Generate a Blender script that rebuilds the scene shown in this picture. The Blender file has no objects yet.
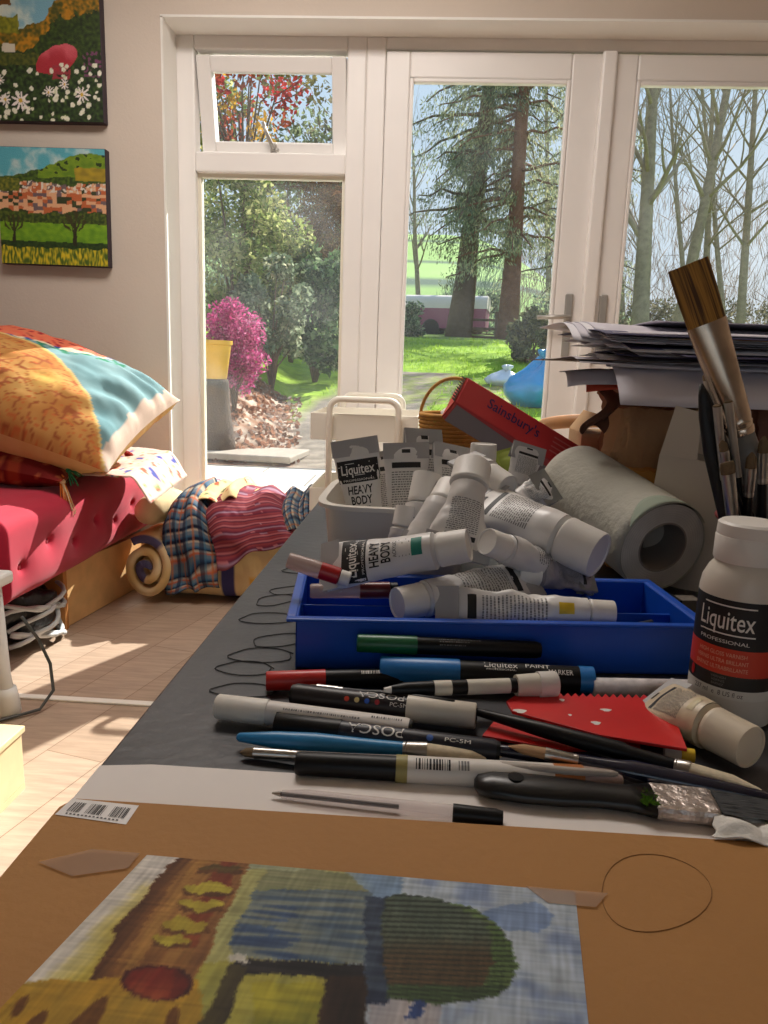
import bpy, math, random
from mathutils import Vector, Matrix, noise
R = math.radians
sc = bpy.context.scene
col = sc.collection
rnd = random.Random(7)

# ------------------------------------------------------------------ camera
W_, H_, F_ = 768, 1024, 740.0
pit, yaw, rol = R(11.277), R(3.146), R(2.013)
fwd = Vector((-math.sin(yaw)*math.cos(pit), math.cos(yaw)*math.cos(pit), -math.sin(pit)))
right0 = Vector((math.cos(yaw), math.sin(yaw), 0)); down0 = fwd.cross(right0)
right = right0*math.cos(rol) - down0*math.sin(rol)
down = right0*math.sin(rol) + down0*math.cos(rol)
EYE = Vector((0, 0, .85))
cd = bpy.data.cameras.new('camera'); cam = bpy.data.objects.new('camera', cd); col.objects.link(cam)
cd.sensor_width = 36; cd.lens = F_/H_*36; cd.clip_start = .02; cd.clip_end = 900
up = -down; bk = -fwd
cam.matrix_world = Matrix(((right.x, up.x, bk.x, EYE.x), (right.y, up.y, bk.y, EYE.y), (right.z, up.z, bk.z, EYE.z), (0, 0, 0, 1)))
sc.camera = cam

def ray(px, py): return right*((px-384)/F_) + down*((py-512)/F_) + fwd
def PZ(px, py, z):
    d = ray(px, py); return EYE + d*((z-EYE.z)/d.z)
def PY(px, py, y):
    d = ray(px, py); return EYE + d*(y/d.y)
def PD(px, py, dd): return EYE + ray(px, py)*dd

# ------------------------------------------------------------------ colour, materials
def s2l(c): c = max(0., min(255., c))/255.; return c/12.92 if c <= .04045 else ((c+.055)/1.055)**2.4
def lin(rgb): return (s2l(rgb[0]), s2l(rgb[1]), s2l(rgb[2]), 1)
def mixc(a, b, t):
    t = max(0., min(1., t)); return tuple(a[i]+(b[i]-a[i])*t for i in range(3))
def sstep(a, b, x):
    t = max(0., min(1., (x-a)/(b-a))); return t*t*(3-2*t)
def nz(x, y, z=0.): return noise.noise(Vector((x, y, z)))
def fbm(x, y, z=0.): return nz(x, y, z)*.6 + nz(x*2.1+5, y*2.1, z)*.3 + nz(x*4.3, y*4.3+9, z)*.15

MATS = {}
def mat(name, rgb, rough=.5, metal=0., var=0., scale=8., bump=0., bscale=60., spec=.5, trans=0., coat=0.):
    if name in MATS: return MATS[name]
    m = bpy.data.materials.new(name); m.use_nodes = True
    nt = m.node_tree; b = nt.nodes['Principled BSDF']
    b.inputs['Roughness'].default_value = rough; b.inputs['Metallic'].default_value = metal
    b.inputs['Specular IOR Level'].default_value = spec; b.inputs['Transmission Weight'].default_value = trans
    b.inputs['Coat Weight'].default_value = coat
    tc = nt.nodes.new('ShaderNodeTexCoord')
    if rgb is None:
        a = nt.nodes.new('ShaderNodeVertexColor'); a.layer_name = 'Col'; src = a.outputs['Color']
    else:
        c = nt.nodes.new('ShaderNodeRGB'); c.outputs[0].default_value = lin(rgb); src = c.outputs[0]
    if var:
        n = nt.nodes.new('ShaderNodeTexNoise'); n.inputs['Scale'].default_value = scale; n.inputs['Detail'].default_value = 5
        nt.links.new(tc.outputs['Object'], n.inputs['Vector'])
        mr = nt.nodes.new('ShaderNodeMapRange'); mr.inputs[1].default_value = .3; mr.inputs[2].default_value = .7
        mr.inputs[3].default_value = 1-var; mr.inputs[4].default_value = 1+var
        nt.links.new(n.outputs['Fac'], mr.inputs[0])
        vm = nt.nodes.new('ShaderNodeVectorMath'); vm.operation = 'SCALE'
        nt.links.new(src, vm.inputs[0]); nt.links.new(mr.outputs[0], vm.inputs['Scale']); src = vm.outputs[0]
    nt.links.new(src, b.inputs['Base Color'])
    if bump:
        n2 = nt.nodes.new('ShaderNodeTexNoise'); n2.inputs['Scale'].default_value = bscale; n2.inputs['Detail'].default_value = 4
        nt.links.new(tc.outputs['Object'], n2.inputs['Vector'])
        bp = nt.nodes.new('ShaderNodeBump'); bp.inputs['Strength'].default_value = bump; bp.inputs['Distance'].default_value = .01
        nt.links.new(n2.outputs['Fac'], bp.inputs['Height']); nt.links.new(bp.outputs[0], b.inputs['Normal'])
    MATS[name] = m; return m

def leafmat():
    m = bpy.data.materials.new('leaf'); m.use_nodes = True; nt = m.node_tree
    nt.nodes.clear(); o = nt.nodes.new('ShaderNodeOutputMaterial')
    a = nt.nodes.new('ShaderNodeVertexColor'); a.layer_name = 'Col'
    d = nt.nodes.new('ShaderNodeBsdfDiffuse'); t = nt.nodes.new('ShaderNodeBsdfTranslucent'); x = nt.nodes.new('ShaderNodeMixShader')
    x.inputs[0].default_value = .45
    nt.links.new(a.outputs[0], d.inputs[0]); nt.links.new(a.outputs[0], t.inputs[0])
    nt.links.new(d.outputs[0], x.inputs[1]); nt.links.new(t.outputs[0], x.inputs[2]); nt.links.new(x.outputs[0], o.inputs[0])
    return m
LEAF = leafmat()
def glassmat(name, dust):
    m = bpy.data.materials.new(name); m.use_nodes = True; nt = m.node_tree
    nt.nodes.clear(); o = nt.nodes.new('ShaderNodeOutputMaterial')
    t = nt.nodes.new('ShaderNodeBsdfTransparent'); t.inputs[0].default_value = (.97, .98, .98, 1)
    g = nt.nodes.new('ShaderNodeBsdfGlossy'); g.inputs['Roughness'].default_value = .02
    fr = nt.nodes.new('ShaderNodeFresnel'); fr.inputs[0].default_value = 1.3
    x = nt.nodes.new('ShaderNodeMixShader'); nt.links.new(fr.outputs[0], x.inputs[0]); nt.links.new(t.outputs[0], x.inputs[1]); nt.links.new(g.outputs[0], x.inputs[2])
    tl = nt.nodes.new('ShaderNodeBsdfTranslucent'); tl.inputs[0].default_value = (.9, .9, .88, 1)
    tc = nt.nodes.new('ShaderNodeTexCoord'); n = nt.nodes.new('ShaderNodeTexNoise'); n.inputs['Scale'].default_value = 4; n.inputs['Detail'].default_value = 6
    nt.links.new(tc.outputs['Object'], n.inputs['Vector'])
    mr = nt.nodes.new('ShaderNodeMapRange'); mr.inputs[1].default_value = .45; mr.inputs[2].default_value = .75; mr.inputs[3].default_value = dust*.3; mr.inputs[4].default_value = dust
    nt.links.new(n.outputs[0], mr.inputs[0])
    y = nt.nodes.new('ShaderNodeMixShader'); nt.links.new(mr.outputs[0], y.inputs[0]); nt.links.new(x.outputs[0], y.inputs[1]); nt.links.new(tl.outputs[0], y.inputs[2])
    nt.links.new(y.outputs[0], o.inputs[0]); return m
GLASS = glassmat('window_glass', .015); DUSTY = glassmat('dusty_glass', .035)
def clearmat(name, rgb, fac, tint=None):
    m = bpy.data.materials.new(name); m.use_nodes = True; nt = m.node_tree
    nt.nodes.clear(); o = nt.nodes.new('ShaderNodeOutputMaterial')
    t = nt.nodes.new('ShaderNodeBsdfTransparent'); t.inputs[0].default_value = lin(tint or rgb)
    g = nt.nodes.new('ShaderNodeBsdfPrincipled'); g.inputs['Base Color'].default_value = lin(rgb); g.inputs['Roughness'].default_value = .15
    x = nt.nodes.new('ShaderNodeMixShader'); x.inputs[0].default_value = fac
    nt.links.new(t.outputs[0], x.inputs[1]); nt.links.new(g.outputs[0], x.inputs[2]); nt.links.new(x.outputs[0], o.inputs[0]); return m

# ------------------------------------------------------------------ mesh builder
class MB:
    def __init__(s): s.v = []; s.f = []; s.c = []; s.has = False
    def add(s, vs, fs, cs=None):
        o = len(s.v); s.v += [tuple(v) for v in vs]; s.f += [tuple(i+o for i in f) for f in fs]
        if cs is not None: s.has = True; s.c += [lin(c) if len(c) == 3 else c for c in cs]
        else: s.c += [(1, 1, 1, 1)]*len(vs)
        return s
    def box(s, c, d, M=None, c3=None):
        vs = [Vector((c[0]+d[0]*x/2, c[1]+d[1]*y/2, c[2]+d[2]*z/2)) for x in (-1, 1) for y in (-1, 1) for z in (-1, 1)]
        if M: vs = [M @ v for v in vs]
        return s.add(vs, [(0, 1, 3, 2), (4, 6, 7, 5), (0, 4, 5, 1), (2, 3, 7, 6), (0, 2, 6, 4), (1, 5, 7, 3)], [c3]*8 if c3 else None)
    def lathe(s, prof, n=28, ax='Z', fl=None, cap=True):
        # prof: (radius, position); fl: flattening per profile entry
        vs = []; k = len(prof)
        for j, (r, p) in enumerate(prof):
            q = fl[j] if fl else (1, 1)
            for i in range(n):
                a = 2*math.pi*i/n
                if ax == 'Z': vs.append((r*math.cos(a), r*math.sin(a), p))
                else: vs.append((p, r*math.cos(a)*q[0], r*math.sin(a)*q[1]))
        fs = [(j*n+i, j*n+(i+1) % n, (j+1)*n+(i+1) % n, (j+1)*n+i) for j in range(k-1) for i in range(n)]
        if ax == 'X': fs = [f[::1] for f in fs]
        if cap: fs += [tuple(range(n-1, -1, -1)), tuple((k-1)*n+i for i in range(n))]
        return s.add(vs, fs)
    def path(s, pts, rad, n=8, cap=True, cs=None):
        pts = [Vector(p) for p in pts]; k = len(pts); vs = []; u = None
        for j, p in enumerate(pts):
            t = (pts[min(j+1, k-1)]-pts[max(j-1, 0)]).normalized()
            if u is None: u = t.cross(Vector((0, 0, 1)) if abs(t.z) < .9 else Vector((1, 0, 0))).normalized()
            u = (u - t*u.dot(t)).normalized(); w = t.cross(u)
            r = rad[j] if isinstance(rad, (list, tuple)) else rad
            for i in range(n):
                a = 2*math.pi*i/n; vs.append(p + u*(r*math.cos(a)) + w*(r*math.sin(a)))
        fs = [(j*n+i, j*n+(i+1) % n, (j+1)*n+(i+1) % n, (j+1)*n+i) for j in range(k-1) for i in range(n)]
        if cap: fs += [tuple(range(n-1, -1, -1)), tuple((k-1)*n+i for i in range(n))]
        return s.add(vs, fs, [cs]*len(vs) if cs else None)
    def grid(s, fn, nu, nv, cfn=None, wrap=False):
        vs = []; cs = []
        mu = nu if wrap else nu+1
        for j in range(nv+1):
            for i in range(mu):
                u, v = i/nu, j/nv; vs.append(fn(u, v))
                if cfn: cs.append(cfn(u, v))
        fs = []
        for j in range(nv):
            for i in range(nu):
                i2 = (i+1) % mu if wrap else i+1
                fs.append((j*mu+i, j*mu+i2, (j+1)*mu+i2, (j+1)*mu+i))
        return s.add(vs, fs, cs if cfn else None)
    def prism(s, poly, z0, z1):
        n = len(poly)
        vs = [(p[0], p[1], z0) for p in poly]+[(p[0], p[1], z1) for p in poly]
        return s.add(vs, [tuple(range(n-1, -1, -1)), tuple(range(n, 2*n))]+[(i, (i+1) % n, n+(i+1) % n, n+i) for i in range(n)])
    def build(s, name, m, parent=None, smooth=False, bevel=0, solid=0, M=None, sub=0, auto=0, kind=None, label=None):
        me = bpy.data.meshes.new(name); me.from_pydata(s.v, [], s.f); me.validate(); 
        if s.has:
            ca = me.color_attributes.new('Col', 'FLOAT_COLOR', 'POINT')
            flat = [x for c in s.c for x in c]; ca.data.foreach_set('color', flat)
        me.materials.append(m)
        if smooth: me.polygons.foreach_set('use_smooth', [True]*len(me.polygons))
        if auto: me.polygons.foreach_set('use_smooth', [True]*len(me.polygons)); me.set_sharp_from_angle(angle=R(auto))
        o = bpy.data.objects.new(name, me); col.objects.link(o)
        if parent: o.parent = parent
        if M is not None: o.matrix_basis = M
        if solid: md = o.modifiers.new('s', 'SOLIDIFY'); md.thickness = solid; md.offset = 0
        if bevel: md = o.modifiers.new('b', 'BEVEL'); md.width = bevel; md.segments = 2; md.limit_method = 'ANGLE'
        if sub: md = o.modifiers.new('u', 'SUBSURF'); md.levels = sub; md.render_levels = sub
        if kind: o['kind'] = kind
        if label: o['label'] = label
        me.update(); return o

def tag(o, label, cat, group=None, kind=None):
    o['label'] = label; o['category'] = cat
    if group: o['group'] = group
    if kind: o['kind'] = kind
    return o
def thing(name, label, cat, M=None, group=None):
    o = bpy.data.objects.new(name, None); o.empty_display_size = .05; col.objects.link(o)
    if M is not None: o.matrix_world = M
    return tag(o, label, cat, group)
def struct(name, M=None):
    o = bpy.data.objects.new(name, None); col.objects.link(o); o['kind'] = 'structure'
    if M is not None: o.matrix_world = M
    return o
def frameM(p0, p1, upv=(0, 0, 1), roll=0.):
    p0 = Vector(p0); x = (Vector(p1)-p0).normalized(); z = Vector(upv); z = (z-x*z.dot(x)).normalized(); y = z.cross(x)
    if roll:
        c, s_ = math.cos(roll), math.sin(roll); y, z = y*c+z*s_, z*c-y*s_
    return Matrix(((x.x, y.x, z.x, p0.x), (x.y, y.y, z.y, p0.y), (x.z, y.z, z.z, p0.z), (0, 0, 0, 1)))

# lettering: (verts2d, faces) with the cap height scaled to 1
_tx = {}
def glyphs(s, bold=0.):
    k = (s, bold)
    if k in _tx: return _tx[k]
    cu = bpy.data.curves.new('t', 'FONT'); cu.body = s; cu.align_x = 'CENTER'; cu.align_y = 'CENTER'; cu.size = 1.4; cu.offset = bold; cu.resolution_u = 3
    o = bpy.data.objects.new('t', cu); col.objects.link(o); dg = bpy.context.evaluated_depsgraph_get()
    me = bpy.data.meshes.new_from_object(o.evaluated_get(dg))
    vs = [(v.co.x, v.co.y) for v in me.vertices]; fs = [tuple(p.vertices) for p in me.polygons]
    bpy.data.objects.remove(o); bpy.data.curves.remove(cu); bpy.data.meshes.remove(me)
    xs = [v[0] for v in vs]; w = max(xs)-min(xs); cx = (max(xs)+min(xs))/2
    vs = [(v[0]-cx, v[1]) for v in vs]
    _tx[k] = (vs, fs, w); return _tx[k]
def put_text(mb, s, h, fn, width=None, bold=0.):
    vs, fs, w = glyphs(s, bold); kx = h if width is None else width/w
    mb.add([fn(v[0]*kx, v[1]*h) for v in vs], fs)

WHITE = mat('white_plastic', (226, 222, 216), .4, var=.03, scale=30)
BLACK = mat('black_plastic', (12, 12, 13), .42, spec=.3)
INK = mat('black_ink', (22, 21, 22), .55)
GREYINK = mat('grey_ink', (120, 118, 116), .6)
WINK = mat('white_ink', (225, 222, 216), .5)
METAL = mat('brushed_metal', (178, 174, 168), .28, 1., var=.15, scale=40)

def leafq(b, p, s, c, droop=None, asp=.5):
    d = Vector((rnd.gauss(0, 1), rnd.gauss(0, 1), rnd.gauss(0, 1)))
    if droop: d = d*.6+droop
    d.normalize(); e = Vector((rnd.gauss(0, 1), rnd.gauss(0, 1), rnd.gauss(0, 1))).cross(d)
    if e.length < 1e-4: return
    e.normalize(); p = Vector(p)
    b.add([p-d*s, p+e*s*asp, p+d*s, p-e*s*asp], [(0, 1, 2, 3)], [c]*4)
FILL_W = 26; SUN_E = 11.; SUN_EL = 37; SUN_AZ = 26; EXPO = .1
# ================================================================== ROOM
DW, DF = 2.78, 2.92     # inner wall face, frame face (z up, y into the wall)
wallm = mat('painted_plaster', (210, 197, 184), .85, var=.025, scale=3, bump=.08, bscale=120)
whitem = mat('painted_white_board', (236, 233, 227), .6, var=.02, scale=6)
upvc = mat('white_upvc', (238, 234, 231), .35, var=.02, scale=5)
XL, XR, XB0 = -.985, 1.46, -2.9
ZT = 2.005; CEIL = 2.4
XRR = 1.9
def wallbox(name, x0, x1, y0, y1, z0, z1, m=wallm):
    b = MB().box(((x0+x1)/2, (y0+y1)/2, (z0+z1)/2), (x1-x0, y1-y0, z1-z0)).build(name, m); b['kind'] = 'structure'; return b
# window wall in one mesh around the opening
b = MB(); y0, y1 = DW, DW+.27
for x0, x1, z0, z1 in ((XB0, XL, -.06, CEIL), (XR, XRR, -.06, CEIL), (XL, XR, ZT, CEIL)):
    b.box(((x0+x1)/2, (y0+y1)/2, (z0+z1)/2), (x1-x0, y1-y0, z1-z0))
b.build('wall_front', wallm, kind='structure')
wallbox('wall_left', XB0-.2, XB0, -3.2, DW+.27, -.06, CEIL)
wallbox('wall_right', XRR, XRR+.2, -3.2, DW+.27, -.06, CEIL)
# rear wall with an unseen wide opening added to let in fill light
b = MB()
for x0, x1, z0, z1 in ((XB0, -1.6, -.06, CEIL), (1.5, XRR, -.06, CEIL), (-1.6, 1.5, 2.1, CEIL), (-1.6, 1.5, -.06, .45)):
    b.box(((x0+x1)/2, -3.1, (z0+z1)/2), (x1-x0, .2, z1-z0))
b.build('wall_rear', wallm, kind='structure')
wallbox('ceiling', XB0, XRR, -3.2, DW+.27, CEIL, CEIL+.15, whitem)
w = struct('fill_window')  # unseen window added as a source of fill from behind the camera
b = MB()
for x in (-1.57, -.55, .48, 1.47): b.box((x, -3.1, 1.275), (.06, .08, 1.65))
for z in (.48, 2.07): b.box((-.05, -3.1, z), (3.1, .08, .06))
b.build('window_frame', upvc, w)
for x in (-1.06, -.035, .975): MB().box((x, -3.1, 1.275), (.97, .012, 1.55)).build('pane', GLASS, w)

# floor: wood-look planks running to the window, with a threshold strip
def floormat(name, rot):
    m = bpy.data.materials.new(name); m.use_nodes = True; nt = m.node_tree; b = nt.nodes['Principled BSDF']
    tc = nt.nodes.new('ShaderNodeTexCoord'); mp = nt.nodes.new('ShaderNodeMapping'); mp.inputs['Rotation'].default_value = (0, 0, rot)
    nt.links.new(tc.outputs['Object'], mp.inputs['Vector'])
    br = nt.nodes.new('ShaderNodeTexBrick'); br.inputs['Scale'].default_value = 1
    br.inputs['Brick Width'].default_value = 1.2; br.inputs['Row Height'].default_value = .14; br.inputs['Mortar Size'].default_value = .0012
    br.inputs['Color1'].default_value = lin((180, 158, 138)); br.inputs['Color2'].default_value = lin((166, 143, 122)); br.inputs['Mortar'].default_value = lin((128, 104, 82))
    nt.links.new(mp.outputs[0], br.inputs['Vector'])
    m2 = nt.nodes.new('ShaderNodeMapping'); m2.inputs['Rotation'].default_value = (0, 0, rot); m2.inputs['Scale'].default_value = (3, 30, 3)
    nt.links.new(tc.outputs['Object'], m2.inputs['Vector'])
    n = nt.nodes.new('ShaderNodeTexNoise'); n.inputs['Scale'].default_value = 2.5; n.inputs['Detail'].default_value = 7; n.inputs['Roughness'].default_value = .65
    nt.links.new(m2.outputs[0], n.inputs['Vector'])
    mr = nt.nodes.new('ShaderNodeMapRange'); mr.inputs[1].default_value = .25; mr.inputs[2].default_value = .75; mr.inputs[3].default_value = .72; mr.inputs[4].default_value = 1.2
    nt.links.new(n.outputs[0], mr.inputs[0])
    vm = nt.nodes.new('ShaderNodeVectorMath'); vm.operation = 'SCALE'; nt.links.new(br.outputs[0], vm.inputs[0]); nt.links.new(mr.outputs[0], vm.inputs['Scale'])
    nt.links.new(vm.outputs[0], b.inputs['Base Color']); b.inputs['Roughness'].default_value = .45
    bp = nt.nodes.new('ShaderNodeBump'); bp.inputs['Strength'].default_value = .15; nt.links.new(n.outputs[0], bp.inputs['Height']); nt.links.new(bp.outputs[0], b.inputs['Normal'])
    return m
MB().box((-.5, -.2, -.03), (4.8, 6., .06)).build('floor', floormat('laminate_floor', R(-76)), kind='structure')
MB().box((-.5, 1.672, .003), (4.8, .022, .006)).build('trim_3', mat('white_threshold', (232, 226, 215), .4), kind='structure', bevel=.002)

# reveal lining of the opening
b = MB()
b.box((XL+.004, (DW+DF)/2-.002, 1.0), (.008, DF-DW, 2.0)); b.build('trim_1', whitem, kind='structure')
MB().box(((XL+XR)/2, (DW+DF)/2-.002, ZT-.004), (XR-XL, DF-DW, .008)).build('trim_2', whitem, kind='structure')

# ---- window_1: side light with a top-hung vent
FD = .07
win = struct('window_1'); yc = DF+FD/2
def bar(b, x0, x1, z0, z1, y=yc, d=FD): b.box(((x0+x1)/2, y, (z0+z1)/2), (x1-x0, d, z1-z0))
b = MB()
bar(b, XL, -.913, 0, ZT); bar(b, -.35, -.28, 0, ZT); bar(b, -.913, -.35, 1.953, ZT); bar(b, -.913, -.35, 1.535, 1.606); bar(b, -.913, -.35, 0, .2)
b.build('window_frame', upvc, win, bevel=.006)
b = MB()   # glazing beads of the fixed light
for a in ((-.913, -.9, .2, 1.535), (-.363, -.35, .2, 1.535)): bar(b, *a, y=DF+.045, d=.03)
for a in ((-.9, -.363, 1.522, 1.535), (-.9, -.363, .2, .213)): bar(b, *a, y=DF+.045, d=.03)
b.build('glazing_bead', mat('bead_white', (228, 222, 205), .4), win)
MB().box((-.6315, DF+.05, .868), (.537, .006, 1.31)).build('pane', DUSTY, win)
# open vent sash hinged at its top edge, its lower edge swung outwards
sash = bpy.data.objects.new('vent_sash', None); col.objects.link(sash); sash.parent = win
sash.matrix_basis = Matrix.Translation((-.6315, DF+.03, 1.940)) @ Matrix.Rotation(R(14), 4, 'X')
hw, hh = .276, .335
b = MB()
for x in (-hw+.026, hw-.026): b.box((x, 0, -hh/2), (.052, .06, hh))
b.box((0, 0, -.028), (2*hw-.104, .06, .052)); b.box((0, 0, -hh+.028), (2*hw-.104, .06, .052))
b.build('sash_frame', upvc, sash, bevel=.005)
MB().box((0, .005, -hh/2), (2*hw-.1, .006, hh-.1)).build('pane', GLASS, sash)
hm = mat('handle_satin_metal', (176, 172, 166), .35, .5)
b = MB(); b.box((.0, -.037, -hh+.03), (.022, .014, .04)); b.path([(0, -.05, -hh+.03), (-.005, -.058, -hh+.05), (-.02, -.062, -hh+.085), (-.032, -.06, -hh+.12)], [.008, .008, .007, .006], 10)
b.path([(0, -.045, -hh+.03), (.022, -.05, -hh+.026)], .006, 8)
b.build('vent_handle', hm, sash, smooth=True)

# ---- french doors
dframe = struct('trim_4'); b = MB()
bar(b, -.28, -.21, 0, ZT); bar(b, -.21, 1.39, 1.957, ZT); bar(b, 1.39, XR, 0, ZT); bar(b, -.21, 1.39, 0, .03)
b.build('door_frame', upvc, dframe, bevel=.006)
def door(name, x0, x1, g0, g1, hx, sgn, lever=True):
    d = struct(name); b = MB(); y = DF+.02
    z0, z1, gz0, gz1 = .035, 1.95, .17, 1.862
    bar(b, x0, g0, z0, z1, y, .06); bar(b, g1, x1, z0, z1, y, .06); bar(b, g0, g1, gz1, z1, y, .06); bar(b, g0, g1, z0, gz0, y, .06)
    b.build('door_frame', upvc, d, bevel=.006)
    b = MB()
    for a in ((g0, g0+.014, gz0, gz1), (g1-.014, g1, gz0, gz1), (g0+.014, g1-.014, gz1-.014, gz1), (g0+.014, g1-.014, gz0, gz0+.014)): bar(b, *a, y=y-.018, d=.03)
    b.build('glazing_bead', upvc, d, bevel=.004)
    MB().box(((g0+g1)/2, y+.01, (gz0+gz1)/2), (g1-g0-.01, .008, gz1-gz0-.01)).build('pane', GLASS, d)
    h = MB().box((hx, y-.036, 1.015), (.03, .012, .235)).build('door_handle', hm, d, bevel=.005)
    if lever:
        b = MB(); b.path([(hx, y-.04, 1.045), (hx, y-.075, 1.045), (hx+sgn*.02, y-.085, 1.045), (hx+sgn*.12, y-.08, 1.04)], [.009, .009, .009, .008], 10); b.build('lever', hm, h, smooth=True)
    return d
door('door_1', -.208, .555, -.121, .452, .505, -1)
door('door_2', .602, 1.388, .682, 1.30, .632, 1, False)
b = MB(); bar(b, .553, .604, .035, 1.953, DF+.005, .075); b.build('trim_5', upvc, kind='structure', bevel=.008)

# ---- unseen ceiling panel added as interior fill, above the frame
fill_lamp = thing('fill_light', 'unseen flat white ceiling panel added as fill light for the room', 'light')
MB().box((0, 0, .02), (1.24, .64, .04)).build('housing', whitem, fill_lamp, bevel=.01)
fill_lamp.location = (-.45, 1.75, CEIL-.045)
la = bpy.data.lights.new('fill_light_lamp', 'AREA'); la.shape = 'RECTANGLE'; la.size = 1.2; la.size_y = .6; la.energy = FILL_W; la.color = (1, .92, .85)  # area source added to brighten the interior
lo = bpy.data.objects.new('fill_light_lamp', la); col.objects.link(lo); lo.location = (-.45, 1.75, CEIL-.05); lo['kind'] = 'helper'

# ---- paintings on the wall
canvm = mat('oil_paint', None, .5, bump=.25, bscale=260); edgem = mat('dark_canvas_edge', (46, 33, 44), .6)
def painterly(u, v, s=14.):
    return u+.012*nz(u*s, v*s, 3), v+.012*nz(u*s, v*s, 8)
daisies = [(rnd.random(), rnd.random()*.46+.0, rnd.uniform(.012, .022)) for _ in range(80)]
bigd = [(.26, .16, .085), (.82, .22, .07), (.12, .17, .055), (.52, .24, .05), (.66, .30, .045), (.08, .33, .045)]
def garden(u, v):
    u, v = painterly(u, v); n = fbm(u*9, v*9, 1); n2 = nz(u*34, v*34, 2)
    sky = mixc((120, 170, 190), (206, 216, 205), sstep(.75, .95, 1-u*.5+n*.2))
    c = mixc((24, 40, 20), (66, 88, 28), .5+n2*.9)
    edge = .72 + .28*sstep(.3, .75, u) + n*.1
    if v > edge: c = sky
    elif v > edge-.14: c = mixc((186, 128, 26), (70, 74, 22), .5+n2+n)
    if u < .22 and v > .92+n*.05: c = (110, 72, 26)
    if u < .28 and .70 < v < .84+n*.04: c = mixc((150, 146, 36), (96, 104, 26), .5+n2)
    if v < .54 and u < .45: c = mixc((96, 98, 34), (52, 66, 26), .5+n2*1.2)
    if v < .45: c = mixc((16, 32, 18), (72, 98, 40), .42+n2*.9)
    d = ((u-.60)/.19)**2 + ((v-.49-(u-.6)*.3)/.115)**2
    if d < 1 and v > .385: c = mixc((170, 44, 56), (206, 92, 104), sstep(.47, .62, v+n*.1)); 
    if .56 < u < .72 and .34 < v < .45 and n2 > -.15: c = (150, 52, 62)
    if u > .84 and .36 < v < .56 and n2 > .05: c = (112, 62, 96)
    if .12 < u < .24 and .55 < v < .62: c = (206, 198, 180)
    if v < .47:
        for x, y, r in daisies:
            if (u-x)**2+(v-y)**2 < r*r: c = mixc((232, 228, 214), (190, 196, 150), abs(n2)); 
        for x, y, r in bigd:
            dx, dy = u-x, v-y; rr = math.hypot(dx, dy)
            if rr < r*(.62+.38*math.cos(9*math.atan2(dy, dx))): c = (236, 226, 222) if rr > r*.22 else (206, 170, 60)
    return c
def village(u, v):
    u, v = painterly(u, v); n = fbm(u*8, v*8, 4); n2 = nz(u*40, v*40, 5); n3 = nz(u*18, v*26, 6)
    hill = .80+.16*sstep(.35, 1, u)-.05*math.cos(u*5)
    c = mixc((86, 168, 184), (182, 206, 206), sstep(-.2, .4, n+(.9-v)))
    if v < hill:
        c = mixc((40, 62, 26), (84, 110, 34), .5+n2)
        if u > .38 and v > .72+.1*u*.6: c = mixc((128, 158, 36), (94, 128, 32), .5+n3) if n3 > -.3 else (34, 54, 24)
        if u > .72 and .73 < v < .84: c = mixc((176, 150, 40), (140, 122, 40), .5+n3)
        if u < .2 and v < .74: c = mixc((134, 132, 44), (60, 78, 30), .5+n2)
    if .42 < v < .70+n*.06 and (u > .2 or v < .63):
        q = nz(math.floor(u*22)*3.1, math.floor(v*34)*2.7, 7)
        c = (188, 100, 58) if q > .15 else (222, 170, 130) if q > -.08 else (110, 92, 96) if q > -.22 else (54, 62, 36)
        if v > .62 and n2 > .2: c = (222, 214, 200)
    if v < .46+n*.05: c = mixc((38, 58, 24), (88, 104, 34), .5+n2*1.2)
    if v < .36: c = mixc((128, 172, 36), (92, 140, 30), .5+n3*.8+(.3-v)*2)
    if v < .20: c = mixc((26, 50, 22), (52, 78, 28), .5+n2)
    if v < .145+n*.03: c = mixc((214, 190, 40), (70, 96, 28), .5+nz(u*60, v*18, 9)*1.6)
    for x, y, s in ((.70, .21, 1.), (.13, .22, .8)):
        dx, dy = (u-x)/s, (v-y)/s
        if abs(dx) < .016 and -.04 < dy < .16: c = (44, 40, 24)
        if (dx/.11)**2+((dy-.17)/.09)**2 < 1 and abs(math.sin(math.atan2(dy-.03, dx)*9+n*3)) > .72: c = (60, 56, 28)
    return c
def canvas(label, x0, z0, s, fn, tilt):
    M = Matrix.Translation((x0+s/2, DW-.019, z0+s/2)) @ Matrix.Rotation(tilt, 4, 'Y')
    t = thing('canvas_painting', label, 'painting', M)
    MB().box((0, 0, 0), (s, .034, s)).build('stretched_canvas', edgem, t, bevel=.002)
    N = 150
    MB().grid(lambda u, v: ((u-.5)*(s-.004), -.0185, (v-.5)*(s-.004)), N, N, fn).build('painted_picture', canvm, t)
canvas('square canvas painting of white daisies and a red bush, hung above the village picture', -1.583, 1.646, .402, garden, 0)
canvas('square canvas painting of a red-roofed village and two trees, hung below the daisy picture', -1.582, 1.163, .4, village, R(.4))
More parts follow.
